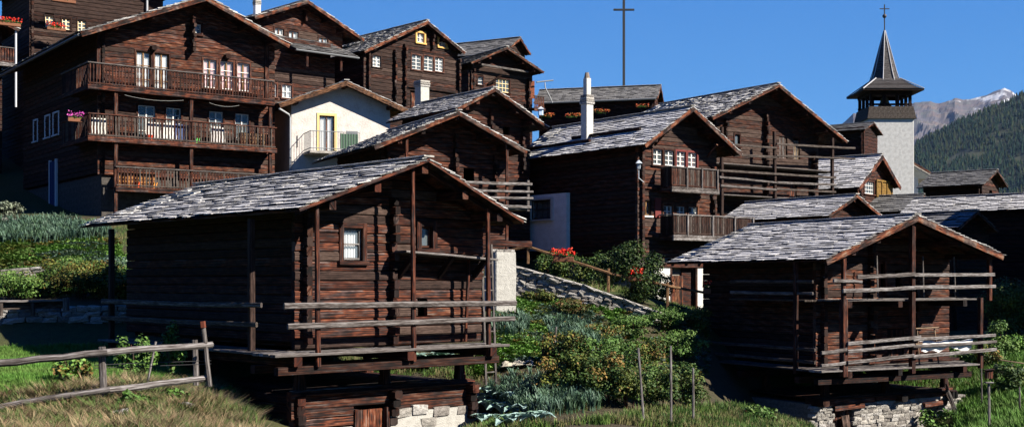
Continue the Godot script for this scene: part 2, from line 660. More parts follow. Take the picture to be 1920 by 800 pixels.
func glass() -> Material:
	if not mats.has("glass"):
		var m := mat("glass", "", Color(0.75, 0.82, 0.85, 0.12), 0.05)
		m.transparency = BaseMaterial3D.TRANSPARENCY_ALPHA
		m.metallic_specular = 0.5
	return mats["glass"]


# the shell every house shares: walls, roof with purlins, verge boards and slates. Heights are world heights.
func house(d: Dictionary) -> Node3D:
	H = d
	var A: Vector3 = d.apex
	oy = d.base
	var root := thing(d.called, d.label, d.get("cat", "house"), Vector3(A.x, oy, A.z), deg_to_rad(d.yaw), d.get("group", ""))
	d.root = root
	var wl: float = d.wl
	var wr: float = d.wr
	var hl: float = d.hl
	var hr: float = d.hr
	var L: float = d.L
	var ya: float = A.y
	var th: float = d.get("slate", {}).get("th", 0.05)
	var drop := th * 2.9 + 0.04                       # roof surface to deck underside, about
	var x0: float = d.x0
	var x1: float = d.x1
	var zf: float = d.zf
	var zb: float = d.get("zb", -L + 0.9)
	var bottom: float = d.get("bottom", oy)
	var course: float = d.get("course", 0.22)
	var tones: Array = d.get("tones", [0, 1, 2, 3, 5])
	var dk: Array = d.get("shaded_side_tones", tones)  # darker logs on the left wall: its shade is put into the colour
	var under := func(x: float) -> float:
		return ya - drop - 0.05 - (hl / wl * -x if x < 0 else hr / wr * x)
	var ext: float = d.get("ext", 0.16)
	var lim := func(y: float) -> Vector2:
		var a := x0 - ext
		var b := x1 + ext
		a = maxf(a, -(ya - drop - 0.05 - y) * wl / hl)
		b = minf(b, (ya - drop - 0.05 - y) * wr / hr)
		return Vector2(a, b)
	d.under = under
	if d.has("recess"):               # the wall right of x stands further back, under the roof
		var rx: float = d.recess[0]
		var rz2: float = d.recess[1]
		var la := func(y: float) -> Vector2:
			var q: Vector2 = lim.call(y)
			return Vector2(q.x, minf(q.y, rx))
		var lb := func(y: float) -> Vector2:
			var q: Vector2 = lim.call(y)
			return Vector2(maxf(q.x, rx - 0.1), q.y)
		log_wall(root, "front_wall", FRONT, Vector3(0, 0, zf), bottom, under.call(0.0), la, d.get("openings", []), course, tones, 0.14, d.get("splits", []))
		log_wall(root, "recessed_wall", FRONT, Vector3(0, 0, rz2), bottom, under.call(0.0), lb, d.get("openings", []), course, tones)
		var rc := MB.new()
		rc.box(lp(rx - 0.14, bottom, rz2 - 0.1), lp(rx - 0.005, under.call(rx) - 0.02, zf - 0.145))
		put(rc, "return_wall", wood(1), root)
	elif d.get("front", true):
		log_wall(root, "front_wall", FRONT, Vector3(0, 0, zf), bottom, under.call(0.0), lim, d.get("openings", []), course, tones, 0.14, d.get("splits", []))
	var sl := func(_y: float) -> Vector2: return Vector2(zb - ext, zf + ext * 0.9)
	if d.get("left", true):
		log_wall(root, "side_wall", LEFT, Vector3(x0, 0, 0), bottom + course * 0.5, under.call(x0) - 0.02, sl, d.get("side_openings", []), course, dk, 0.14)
	# the far walls and an inner lining
	var b := MB.new()
	b.box(lp(x1 - 0.14, bottom, zb), lp(x1, under.call(x1), (d.recess[1] if d.has("recess") else zf) - 0.14))
	put(b, "far_side_wall", wood(1), root)
	b = MB.new()
	b.poly(PackedVector3Array([lp(x1 - 0.15, bottom, zb), lp(x0 + 0.15, bottom, zb), lp(x0 + 0.15, under.call(x0), zb), lp(0, under.call(0.0), zb), lp(x1 - 0.15, under.call(x1), zb)]), Vector3(0, 0, 0.12))
	put(b, "back_wall", wood(1), root)
	b = MB.new()
	b.box(lp(x0 + 0.16, bottom + 0.02, zb + 0.13), lp(x1 - 0.16, bottom + 0.1, zf - 0.15))
	put(b, "floor", wood(5), root)
	# roof
	var roof := node("roof", root)
	d.roof = roof
	for side in [-1, 1]:
		var w := wl if side < 0 else wr
		var h := hl if side < 0 else hr
		var S := Vector2(w, h).length()
		var D := Vector3(side * w / S, -h / S, 0)
		var N := Vector3(side * h / S, w / S, 0)
		var top := Vector3(0, ya - oy, 0) - N * th * 2.75
		var e := MB.new()
		var p := PackedVector3Array([top + Vector3(0, 0, -L), top + D * (S - 0.03) + Vector3(0, 0, -L), top + D * (S - 0.03) + Vector3(0, 0, -0.04), top + Vector3(0, 0, -0.04)])
		if side > 0: p.reverse()
		e.poly(p, -N * 0.04)
		put(e, "roof_deck", d.get("deck", wood(1)), roof)
		var v := MB.new()
		v.off = Vector2(rng.randf(), rng.randf())
		var vd: float = d.get("verge", 0.16)
		var q0 := top + Vector3(0, -vd * 0.5 + 0.02, 0.0) - D * (0.02 if side > 0 else 0.0)
		v.beam(q0, q0 + D * (S - 0.06), 0.035, vd, 0.006, 4, 0.003, rng)
		put(v, "verge_board", d.get("verge_mat", wood(4)), roof)
		lay_slates(roof, side, w, h, ya - oy, -L, 0.0, d.get("slate", {}))
		# rafters showing under the front overhang
		for k in d.get("rafters", 1):
			var rz: float = -0.35 - k * 0.75
			if rz < zf + 0.1: break
			var r0 := top - N * 0.1 + Vector3(0, 0, rz)
			bar("rafter", roof, wood(5), r0, r0 + D * (S - 0.12), 0.1, 0.11)
	if d.get("cap", true):
		bar("ridge_cap", roof, mat("ridge_mortar", "stone", lin(0.85, 0.85, 0.84), 0.95), lp(0, ya - 0.01, -L), lp(0, ya - 0.01, 0.03), 0.3, 0.04, int(L / 0.5), 0.006, 0, 1.0, 0.012)
	for q in d.get("purlins", [0.0, 0.55, 0.92, -0.55, -0.92]):
		var px: float = q * (x1 if q > 0 else -x0)
		var py: float = under.call(px) - 0.12
		bar("purlin", roof, wood(5 if q else 1), lp(px, py, -0.12), lp(px, py, zf - 0.6), 0.17, 0.2)
	return root


func log_end_stack(parent: Node, x: float, wy0: float, wy1: float, zf: float, course: float, out := 0.2) -> void:
	# ends of the logs of a cross wall standing out of the front wall
	var n := int((wy1 - wy0) / course)
	var st := node("cross_wall_end", parent)
	for i in n:
		var y := wy0 + (i + 0.5) * course
		var o := out * rng.randf_range(0.55, 1.35)
		bar("log_end", st, wood([5, 7, 3, 1][rng.randi() % 4]), lp(x + rng.randf_range(-0.015, 0.015), y, zf - 0.02), lp(x, y, zf + o), 0.15, course * 0.93, 1, 0.0, 0.0, rng.randf_range(0.85, 1.0), 0.02)


func rails(parent: Node, m: Array, z: float, list: Array, w := 0.06, h := 0.13, dir := 0) -> void:
	for r in list:     # [a, b, world height at a, world height at b]
		var p := lp(r[0], r[2], z) if dir == 0 else lp(z, r[2], r[0])
		var q := lp(r[1], r[3], z) if dir == 0 else lp(z, r[3], r[1])
		bar("rail", parent, m[rng.randi() % m.size()], p, q, w, h * rng.randf_range(0.85, 1.1), 6, 0.008, rng.randf_range(-0.01, 0.02), rng.randf_range(0.9, 1.0), 0.02)


func deck_planks(parent: Node, m: Array, wy: float, x0: float, x1: float, z0: float, z1: float, n: int, dir := 0) -> void:
	for i in n:
		var f := (i + 0.5) / n
		var u := rng.randf_range(-0.006, 0.006)
		if dir == 0:
			var z := lerpf(z0, z1, f)
			bar("floor_plank", parent, m[rng.randi() % m.size()], lp(x0 + rng.randf_range(-0.12, 0.02), wy - 0.03 + u, z), lp(x1 + rng.randf_range(-0.02, 0.12), wy - 0.03 + u, z), absf(z1 - z0) / n * 0.96, 0.06, 4, 0.004)
		else:
			var x := lerpf(x0, x1, f)
			bar("floor_plank", parent, m[rng.randi() % m.size()], lp(x, wy - 0.03 + u, z0), lp(x, wy - 0.03 + u, z1), absf(x1 - x0) / n * 0.96, 0.06, 3, 0.004)


# balcony of boards: floor, fascia beam, bottom rail, balusters, handrail; along the front, optionally round the left end
func balcony(parent: Node, x0: float, x1: float, zo: float, zi: float, wfloor: float, wtop: float, o := {}) -> Node3D:
	var b := node("balcony", parent)
	var m: Array = o.get("mats", [wood(1), wood(5), wood(2)])
	var hm: Material = o.get("hand", grey_wood(1))
	deck_planks(b, [wood(1), wood(5)], wfloor, x0, x1, zi, zo, 4)
	bar("edge_beam", b, o.get("edge", wood(2)), lp(x0 - 0.05, wfloor - 0.11, zo + 0.02), lp(x1 + 0.05, wfloor - 0.11, zo + 0.02), 0.1, 0.24, 5, 0.004)
	bar("handrail", b, hm, lp(x0 - 0.05, wtop, zo), lp(x1 + 0.05, wtop, zo), 0.11, 0.06, 4, 0.003)
	bar("bottom_rail", b, m[0], lp(x0, wfloor + 0.08, zo), lp(x1, wfloor + 0.08, zo), 0.05, 0.07)
	var gap: float = o.get("gap", 0.15)
	var bw: float = o.get("bw", 0.095)
	var n := int((x1 - x0) / gap)
	# a sawn baluster: narrow at the necks, wide at the belly
	var shp := []
	for k in 3:
		var s := MB.new()
		s.off = Vector2(rng.randf(), rng.randf())
		var Hh := wtop - wfloor - 0.06
		var prof: Array = [[0.0, 0.5], [0.12, 0.5], [0.2, 0.32], [0.35, 0.52], [0.55, 0.46], [0.72, 0.3], [0.82, 0.5], [1.0, 0.46]] if o.get("sawn", false) else [[0.0, 0.5], [1.0, 0.5]]
		var rings := []
		var us := []
		for q in prof:
			var P := PackedVector3Array()
			for c in [[-1, 0.012], [-1, -0.012], [1, -0.012], [1, 0.012]]:
				P.append(Vector3(c[0] * bw * q[1], q[0] * Hh, c[1]))
			rings.append(P)
			us.append(q[0] * 0.5)
		for r in rings: r.reverse()
		s.loft(rings, us, PackedFloat32Array([0, 0.05, 0.25, 0.3, 0.5]))
		shp.append(s.mesh())
	for i in n:
		var x := x0 + (i + 0.5) * (x1 - x0) / n + rng.randf_range(-0.008, 0.008)
		put_mesh(shp[rng.randi() % 3], "baluster", m[rng.randi() % m.size()], b, Transform3D(Basis(Vector3.UP, rng.randf_range(-0.05, 0.05)), lp(x, wfloor + 0.02, zo - 0.005)))
	if o.has("left_to"):           # the balcony goes on round the left side
		var zl: float = o.left_to
		var xo: float = x0
		bar("handrail", b, hm, lp(xo, wtop, zo), lp(xo, wtop, zl), 0.1, 0.06)
		bar("edge_beam", b, wood(1), lp(xo, wfloor - 0.11, zo), lp(xo, wfloor - 0.11, zl), 0.1, 0.22)
		var k := int((zo - zl) / gap)
		for i in k:
			put_mesh(shp[rng.randi() % 3], "baluster", m[rng.randi() % m.size()], b, Transform3D(Basis(Vector3.UP, PI / 2), lp(xo + 0.005, wfloor + 0.02, zo - (i + 0.5) * gap)))
		deck_planks(b, [wood(1)], wfloor, xo, H.x0 - 0.02, zl, zi, 3, 1)
	return b


func plain_wall(parent: Node, called: String, m: Material, x0: float, x1: float, wy0: float, wy1: float, z0: float, z1: float) -> MeshInstance3D:
	var b := MB.new()
	b.box(lp(x0, wy0, z0), lp(x1, wy1, z1))
	return put(b, called, m, parent)


func stone_mesh(k: int) -> ArrayMesh:
	var b := MB.new()
	var P := []
	for i in 8:
		P.append(Vector3(0.5 if i & 1 else -0.5, 0.5 if i & 2 else -0.5, 0.5 if i & 4 else -0.5) * rng.randf_range(0.78, 1.02) + Vector3(rng.randf_range(-0.06, 0.06), rng.randf_range(-0.06, 0.06), 0))
	var o := Vector2(rng.randf(), rng.randf())
	for f in [[4, 5, 7, 6], [1, 0, 2, 3], [0, 4, 6, 2], [5, 1, 3, 7], [2, 6, 7, 3], [0, 1, 5, 4]]:
		var m: Vector3 = (P[f[0]] + P[f[1]] + P[f[2]] + P[f[3]]) / 4
		m += m.normalized() * 0.07
		for j in 4:
			var p: Vector3 = P[f[j]]
			var q: Vector3 = P[f[(j + 1) % 4]]
			b.tri(m, p, q, o + Vector2(m.x + m.z, m.y) * 0.6, o + Vector2(p.x + p.z, p.y) * 0.6, o + Vector2(q.x + q.z, q.y) * 0.6)
	return b.mesh()


var stones := []


func stone_mat(i: int) -> Material:
	var T := [[0.9, 0.9, 0.9], [0.65, 0.64, 0.62], [1.0, 0.98, 0.94], [0.48, 0.46, 0.45]]
	var a: Array = T[i % 4]
	return mat("wall_stone_%d" % (i % 4), "stone", lin(a[0], a[1], a[2]), 0.95, 1.0, 1.0)


# dry wall of single stones along p -> q (tops given), in the parent's frame
func stone_run(parent: Node, p: Vector3, q: Vector3, height: float, th: float, sw: float, sh: float, skip = null) -> void:
	var len := Vector2(q.x - p.x, q.z - p.z).length()
	var dir := Vector3(q.x - p.x, 0, q.z - p.z).normalized()
	var nrm := dir.cross(Vector3.UP)
	var yaw := atan2(-dir.z, dir.x)
	var dip := atan2(q.y - p.y, len)
	var y := 0.0
	while y < height:
		var h := sh * rng.randf_range(0.7, 1.35)
		var s := rng.randf_range(-sw, 0.0)
		while s < len:
			var w := sw * rng.randf_range(0.55, 1.7)
			var f := (s + w / 2) / len
			var pos := p + dir * (s + w / 2)
			pos.y = lerpf(p.y, q.y, clampf(f, 0, 1)) - y - h / 2
			if not (skip != null and skip.call(s + w / 2, y + h / 2)) and f > 0 and f < 1.02:
				var B := Basis(Vector3.UP, yaw + rng.randf_range(-0.06, 0.06)) * Basis(Vector3.BACK, dip + rng.randf_range(-0.06, 0.06)) * Basis.from_scale(Vector3(w * 1.08, h * 1.1, th * rng.randf_range(0.85, 1.15)))
				put_mesh(stones[rng.randi() % stones.size()], "stone", stone_mat(rng.randi()), parent, Transform3D(B, pos + nrm * rng.randf_range(-0.03, 0.03)))
			s += w
		y += h


func door_boards(parent: Node, T: Basis, org: Vector3, s0: float, s1: float, wy0: float, wy1: float, m: Array, n := 4) -> Node3D:
	var dn := node("door", parent)
	for i in n:
		var a := lerpf(s0, s1, float(i) / n)
		var c := lerpf(s0, s1, float(i + 1) / n) - 0.008
		var b := MB.new()
		b.off = Vector2(rng.randf(), rng.randf())
		b.beam(org + T * Vector3((a + c) / 2, wy0 - oy, 0), org + T * Vector3((a + c) / 2, wy1 - oy, 0), c - a, 0.05, 0.006)
		put(b, "board", m[rng.randi() % m.size()], dn)
	var h := MB.new()
	h.beam(org + T * Vector3(s1 - 0.12, (wy0 + wy1) / 2 - oy, 0.03), org + T * Vector3(s1 - 0.12, (wy0 + wy1) / 2 + 0.12 - oy, 0.03), 0.03, 0.05, 0.006)
	put(h, "handle", mat("iron", "", lin(0.03, 0.03, 0.03), 0.5), dn)
	return dn


# ---------------------------------------------------------------- the two granaries in front
func build_granary_near() -> void:
	var S0 := {"called": "granary", "cat": "log granary", "label": "large dark log granary in front, slate roof, gallery rails, stilts over plaster base", "apex": Vector3(-1.91, 2.84, -28), "yaw": 42.4, "wl": 3.54, "wr": 3.07, "hl": 1.30, "hr": 1.36, "L": 10.96,
		"base": -4.4, "bottom": -1.52, "x0": -2.66, "x1": 2.42, "zf": -1.1, "zb": -9.7, "course": 0.215, "tones": [0, 0, 4, 2, 1, 3, 0, 5, 6], "shaded_side_tones": [5, 1, 7, 3], "ext": 0.2, "verge": 0.07, "verge_mat": wood(2),  # side logs toned darker than the front to deepen their shade
		"openings": [[-1.62, -1.02, 0.43, 1.20], [0.62, 1.0, 0.75, 1.3], [0.55, 0.85, -0.8, -0.45]], "splits": [-0.22], "purlins": [0.0, 0.5, 0.95, -0.5, -0.95], "rafters": 2,
		"slate": {"expo": 0.2, "th": 0.031, "wmin": 0.3, "wmax": 0.8, "rough": 1.2}}
	var r := house(S0)
	var zf := -1.1
	window(r, FRONT, Vector3(0, 0, zf), -1.58, -1.06, 0.46, 1.18, {"frame": 0.12, "nx": 1, "ny": 2, "bm": grey_wood(0), "curtain": true, "drawn": 0.46, "fm": wood(5)})
	window(r, FRONT, Vector3(0, 0, zf), 0.64, 0.98, 0.78, 1.28, {"frame": 0.14, "nx": 1, "ny": 1, "fm": wood(5), "bm": wood(1), "glass": true, "proud": 0.05})
	log_end_stack(r, -0.22, -1.5, 2.15, zf, 0.215, 0.2)
	# gallery
	var g := node("gallery", r)
	var gm := [grey_wood(0), grey_wood(1), grey_wood(0)]
	deck_planks(g, gm, -1.55, -3.9, 2.5, zf + 0.03, -0.1, 4)
	deck_planks(g, [grey_wood(1), grey_wood(2)], -1.555, -3.75, -2.85, -9.3, zf + 0.02, 4, 1)
	for x in [-3.4, -0.4, 2.1]:
		bar("joist", g, wood(5), lp(x, -1.72, -9.2), lp(x, -1.72, -0.12), 0.2, 0.2)
	for z in [-0.35, -1.3, -5.0, -9.0]:
		bar("joist", g, wood(7), lp(-3.8, -1.92, z), lp(2.4, -1.92, z), 0.18, 0.18)
	for p in [[-2.86, 1.62, -0.22], [-0.27, 2.55, -0.22], [2.01, 1.72, -0.22]]:
		bar("post", g, wood(2), lp(p[0] + 0.02, -1.85, p[2]), lp(p[0] - 0.02, p[1], p[2]), 0.1, 0.1, 5, 0.006, 0, 0.85)
	for p in [[-3.45, 1.35, -1.95], [-3.45, 1.35, -9.1]]:
		bar("post", g, wood(3), lp(p[0], -1.75, p[2]), lp(p[0], p[1], p[2]), 0.13, 0.13, 4, 0.006)
	rails(g, [grey_wood(0), grey_wood(1)], -0.12, [[-3.75, 2.83, -0.54, -0.56], [-3.66, 2.78, -0.97, -0.94]], 0.07, 0.12)
	rails(g, [grey_wood(2), grey_wood(1)], -3.58, [[-9.4, -1.3, -0.56, -0.54], [-9.4, -1.5, -1.0, -0.97]], 0.06, 0.13, 1)
	# shelf under the upper opening and its brackets
	bar("shelf_board", g, grey_wood(0), lp(-0.28, 0.66, -0.68), lp(2.55, 0.50, -0.68), 0.45, 0.05, 4, 0.004)
	bar("shelf_board", g, grey_wood(1), lp(-0.25, 0.64, -1.03), lp(2.5, 0.50, -1.03), 0.26, 0.05, 3, 0.003)
	for x in [0.0, 1.2, 2.3]:
		bar("bracket", g, wood(7), lp(x, 0.1, zf), lp(x, 0.58, -0.55), 0.1, 0.14)
	bar("strut", g, wood(2), lp(1.95, -1.5, -1.0), lp(2.02, 0.5, -0.95), 0.07, 0.07)
	# ladder leaning at the right end
	var ld := node("ladder", r)
	for x in [2.62, 2.95]:
		bar("stile", ld, grey_wood(1), lp(x, -2.6, -1.0), lp(x - 0.02, 0.9, -1.15), 0.06, 0.06)
	for i in 9:
		bar("rung", ld, grey_wood(1), lp(2.6, -2.3 + i * 0.34, -1.02 - i * 0.012), lp(2.97, -2.3 + i * 0.34, -1.02 - i * 0.012), 0.035, 0.035)
	# stilts with their slabs
	for p in [[-2.55, -1.4], [-0.2, -1.4], [2.1, -1.4], [-2.55, -5.3], [2.1, -5.3], [-2.55, -9.2], [2.1, -9.2]]:
		bar("stilt", r, wood(2), lp(p[0], -2.5, p[1]), lp(p[0], -2.0, p[1]), 0.26, 0.26, 1, 0.0, 0.0, 0.72, 0.03)
	# base: logs on a plastered wall, open on top
	var bs := node("base", r)
	for i in 4:
		var y := -2.56 - i * 0.21
		var parts := [[-2.95, 2.35]] if i < 2 else [[-2.95, -1.3], [-0.25, 2.3]] if i == 2 else [[-2.9, -1.3]]
		for q in parts:
			bar("log", bs, wood([0, 2, 1, 0][rng.randi() % 4]), lp(q[0], y, -1.2), lp(q[1], y, -1.2), 0.2, 0.205, 6, 0.008, 0, 1.0, 0.02)
		bar("log", bs, wood(5), lp(-2.75, y - 0.1, -9.4), lp(-2.75, y - 0.1, -0.95 + rng.randf_range(-0.08, 0.1)), 0.2, 0.2, 4, 0.006, 0, 1.0, 0.02)
		bar("log_end", bs, wood(7), lp(-0.2, y - 0.1, -1.4), lp(-0.2, y - 0.1, -0.85 - 0.06 * i), 0.24, 0.2, 1, 0, 0, 0.9, 0.03)
		bar("log", bs, wood(5), lp(2.15, y - 0.1, -9.4), lp(2.15, y - 0.1, -0.9 + rng.randf_range(-0.08, 0.1)), 0.2, 0.2, 4, 0.006, 0, 1.0, 0.02)
	bar("floor_plank", bs, grey_wood(0), lp(-2.8, -2.46, -1.32), lp(-0.4, -2.46, -1.32), 0.22, 0.03, 4, 0.004)
	bar("floor_plank", bs, wood(0), lp(0.0, -2.46, -1.32), lp(2.3, -2.46, -1.32), 0.22, 0.03, 4, 0.004)
	for i in 6:
		bar("floor_plank", bs, wood(7), lp(-2.7, -2.52, -1.6 - i * 1.4), lp(2.2, -2.52, -1.6 - i * 1.4), 1.38, 0.05)
	var wall := MB.new()
	wall.box(lp(-0.28, -4.4, -1.5), lp(2.42, -3.1, -1.06))
	put(wall, "plaster_wall", world_mat("rough_plaster", "plaster", lin(0.42, 0.41, 0.38), 0.9), bs)
	for q in [[-0.1, 0.35, -3.02], [0.32, 0.8, -2.98], [0.95, 1.5, -3.06], [1.7, 2.2, -3.08], [0.6, 1.1, -3.3], [-0.15, 0.2, -3.45]]:
		put_mesh(stones[int(q[0] * 3.0 + 4) % 8], "stone", stone_mat(int(q[1] * 5.0)), bs, Transform3D(Basis.from_scale(Vector3(q[1] - q[0], 0.24, 0.42)), lp((q[0] + q[1]) / 2, q[2] - 0.1, -1.22)))
	wall = MB.new()
	wall.box(lp(-2.9, -4.4, -1.5), lp(-1.28, -3.33, -1.12))
	put(wall, "plaster_wall", world_mat("rough_plaster", "plaster", Color.WHITE, 0.9), bs)
	wall = MB.new()
	wall.box(lp(-2.75, -4.4, -9.4), lp(-2.45, -3.3, -1.51))
	put(wall, "plaster_wall", world_mat("rough_plaster", "plaster", Color.WHITE, 0.9), bs)
	wall = MB.new()
	wall.box(lp(1.9, -4.4, -9.4), lp(2.3, -3.3, -1.51))
	put(wall, "plaster_wall", world_mat("rough_plaster", "plaster", Color.WHITE, 0.9), bs)
	door_boards(r, FRONT, Vector3(0, 0, -1.2), -1.18, -0.42, -4.4, -2.98, [wood(0), wood(4)], 4)
	for x in [-1.24, -0.35]:
		bar("door_post", r, wood(2), lp(x, -4.4, -1.12), lp(x, -2.95, -1.12), 0.1, 0.16)


func build_granary_right() -> void:
	var S0 := {"called": "granary", "cat": "log granary", "label": "log granary at the right with two open galleries over a rubble stone base", "apex": Vector3(13.24, 2.18, -40), "yaw": 28.6, "wl": 4.02, "wr": 4.20, "hl": 1.49, "hr": 1.27, "L": 8.39,
		"base": -6.0, "bottom": -2.82, "x0": -2.9, "x1": 3.85, "zf": -1.38, "zb": -7.4, "course": 0.225, "tones": [2, 3, 6, 1, 0, 4], "shaded_side_tones": [5, 1, 7, 3], "ext": 0.2, "verge": 0.2, "verge_mat": wood(4),
		"recess": [-0.35, -2.3], "openings": [[0.0, 0.2, -0.5, 0.55], [0.5, 0.9, -0.4, 0.6], [1.4, 1.75, -0.35, 0.3], [-0.5, 0.3, -2.8, -1.75], [1.0, 1.8, -2.8, -1.7]], "splits": [-0.55], "rafters": 2,
		"slate": {"expo": 0.2, "th": 0.031, "wmin": 0.3, "wmax": 0.8, "rough": 1.2}}
	var r := house(S0)
	var zf := -1.38
	log_end_stack(r, -0.75, -2.7, 1.5, zf, 0.225, 0.22)
	log_end_stack(r, 2.3, -2.7, 0.6, -2.3, 0.225, 0.22)
	door_boards(r, FRONT, Vector3(0, 0, -2.35), 0.0, 0.2, -0.5, 0.53, [wood(5), wood(1)])
	door_boards(r, FRONT, Vector3(0, 0, -2.35), 1.02, 1.78, -2.8, -1.72, [wood(5), wood(1)])
	for x in [0.55, 0.86]:
		bar("door_post", r, wood(0), lp(x, -0.45, -2.25), lp(x, 0.65, -2.25), 0.1, 0.12)
	var g := node("gallery", r)
	var gm := [grey_wood(0), grey_wood(1)]
	# lower deck
	deck_planks(g, gm, -2.83, -3.9, 3.1, zf + 0.02, -0.12, 4)
	deck_planks(g, gm, -2.835, -0.3, 3.7, -2.27, zf + 0.01, 4)
	deck_planks(g, gm, -0.625, -0.3, 3.8, -2.27, zf + 0.01, 4)
	deck_planks(g, [grey_wood(1), grey_wood(2)], -2.835, -3.9, -3.0, -7.2, zf + 0.02, 3, 1)
	# upper deck
	deck_planks(g, gm, -0.62, -3.0, 3.35, zf + 0.02, -0.3, 3)
	deck_planks(g, [grey_wood(2)], -0.63, -3.6, -3.0, -5.2, zf + 0.02, 2, 1)
	for y in [-3.0, -0.78]:
		for x in [-2.8, -0.6, 2.4]:
			bar("joist", g, wood(7), lp(x, y, zf - 0.3), lp(x, y, -0.15), 0.18, 0.2)
	for z in [-0.5, -1.4, -4.3, -7.1]:
		bar("joist", g, wood(7), lp(-3.9, -3.2, z), lp(3.0, -3.2, z), 0.2, 0.2)
	bar("post", g, wood(2), lp(-3.03, -3.05, -0.2), lp(-3.03, -0.6, -0.2), 0.2, 0.2, 4, 0.006)
	bar("post", g, wood(2), lp(-3.03, -0.6, -0.2), lp(-3.03, 1.0, -0.2), 0.13, 0.13, 3, 0.006)
	bar("post", g, wood(5), lp(-0.03, -3.05, -0.2), lp(-0.02, 1.85, -0.2), 0.17, 0.17, 6, 0.006)
	bar("post", g, wood(5), lp(3.25, -3.0, -0.25), lp(3.25, -0.6, -0.25), 0.14, 0.14, 4, 0.006)
	bar("post", g, wood(2), lp(3.75, -0.7, -0.3), lp(3.75, 0.85, -0.3), 0.14, 0.14, 3, 0.006)
	bar("post", g, wood(5), lp(-3.85, -3.0, -1.5), lp(-3.85, 0.6, -1.5), 0.13, 0.13, 4, 0.006)
	for x in [-1.0, 1.1, 2.6]:
		bar("hanging_pole", g, grey_wood(1), lp(x, -0.55, -0.75), lp(x, 0.8, -0.8), 0.05, 0.05)
	var rm := [grey_wood(0), grey_wood(1), grey_wood(0)]
	rails(g, rm, -0.05, [[-3.6, -2.4, -0.02, -0.05], [-2.6, -0.05, 0.1, 0.19], [-0.1, 3.7, 0.17, 0.19], [-3.2, -0.05, -0.34, -0.25], [-0.1, 3.75, -0.24, -0.22],
		[-3.0, 0.2, -2.0, -1.86], [-0.15, 3.75, -1.94, -1.88], [-4.1, -3.05, -2.26, -2.2], [-3.0, -0.1, -2.25, -2.12], [-0.15, 3.8, -2.16, -2.1], [-4.1, -3.1, -2.66, -2.6], [-3.0, -0.1, -2.6, -2.46], [-0.15, 3.8, -2.5, -2.36]], 0.07, 0.12)
	rails(g, [grey_wood(2), grey_wood(1)], -3.85, [[-7.2, -0.6, -2.2, -2.2], [-7.2, -0.6, -2.6, -2.6], [-4.8, -0.7, -0.05, -0.05], [-4.8, -0.7, -0.42, -0.42]], 0.06, 0.11, 1)
	for p in [[-2.6, -1.5], [2.9, -1.5], [-2.6, -4.4], [2.9, -4.4], [-2.6, -7.2], [2.9, -7.2], [0.1, -1.5], [0.1, -4.4]]:
		bar("stilt", r, wood(5), lp(p[0], -3.8, p[1]), lp(p[0], -3.28, p[1]), 0.26, 0.26, 1, 0, 0, 0.75, 0.03)
	# base of rubble with a log on top
	var bs := node("base", r)
	var core := MB.new()
	core.box(lp(-3.1, -6.0, -7.3), lp(3.4, -4.05, -1.62))
	put(core, "wall_core", world_mat("rubble_mortar", "stone", lin(0.4, 0.38, 0.35), 1.4), bs)
	var skip := func(s: float, y: float) -> bool: return (s > 0.85 and s < 1.75 and y > 0.2) or (s > 5.05 and s < 5.85 and y > 0.35)
	stone_run(bs, lp(-3.2, -4.1, -1.5), lp(3.5, -4.02, -1.5), 1.5, 0.3, 0.23, 0.105, skip)
	bar("log", bs, wood(0), lp(-2.95, -3.97, -1.42), lp(-0.6, -3.9, -1.42), 0.28, 0.28, 5, 0.01, 0, 1.0, 0.03)
	bar("log", bs, wood(2), lp(-0.55, -3.92, -1.42), lp(1.2, -3.88, -1.42), 0.26, 0.22, 4, 0.01, 0, 1.0, 0.03)
	bar("log", bs, wood(0), lp(1.25, -3.9, -1.42), lp(3.1, -3.85, -1.42), 0.26, 0.26, 4, 0.01, 0, 1.0, 0.03)
	bar("lintel", bs, wood(0), lp(-2.4, -4.2, -1.33), lp(-1.1, -4.14, -1.33), 0.2, 0.16, 3, 0.005)
	bar("lintel", bs, wood(0), lp(1.7, -4.28, -1.33), lp(2.75, -4.22, -1.33), 0.2, 0.16, 3, 0.005)
	for x in [-2.95, 0.55, 2.95]:
		bar("log_end", bs, wood(7), lp(x, -3.96, -1.9), lp(x, -3.96, -1.05), 0.28, 0.26, 1, 0, 0, 0.95, 0.04)
	for i in 5:
		bar("floor_plank", bs, wood(7), lp(-3.0, -3.86, -1.75 - i * 1.15), lp(3.2, -3.84, -1.75 - i * 1.15), 1.12, 0.05)
	door_boards(r, FRONT, Vector3(0, 0, -1.55), -2.3, -1.5, -6.0, -4.28, [wood(4), wood(0)], 4)
	# bare board leaning in the doorway
	bar("leaning_board", r, wood(6), lp(-1.75, -5.8, -1.2), lp(-1.82, -4.45, -1.4), 0.5, 0.04)

	# things on the lower gallery
	var here := func(x: float, wy: float, z: float) -> Vector3: return r.transform * Vector3(x, wy + 6.0, z)
	var cloth := MB.new()
	var n := 26
	for i in n:
		for k in 8:
			var P := func(a: int, c: int) -> Vector3:
				var q := float(a) / n
				var v := float(c) / 8
				var hang := 0.42 + 0.1 * sin(q * 9.0) + 0.06 * sin(q * 23.0)
				var y := -2.02 + 0.03 * sin(q * 14.0) - maxf(0, v - 0.3) * hang
				var z := -0.28 + 0.14 * minf(v / 0.3, 1.0) + maxf(0, v - 0.3) * 0.06 * sin(q * 31.0)
				return Vector3(lerpf(0.35, 2.75, q) + 0.05 * sin(v * 5.0 + q * 7.0), y, z)
			cloth.quad(P.call(i, k), P.call(i, k + 1), P.call(i + 1, k + 1), P.call(i + 1, k))
	var ct := thing("cloth", "crumpled white sheet hung over the lower gallery rail of the right granary", "cloth", here.call(0, 0, 0), r.rotation.y)
	put(cloth, "sheet", mat("white_cloth", "", lin(0.5, 0.49, 0.47), 0.95), ct)
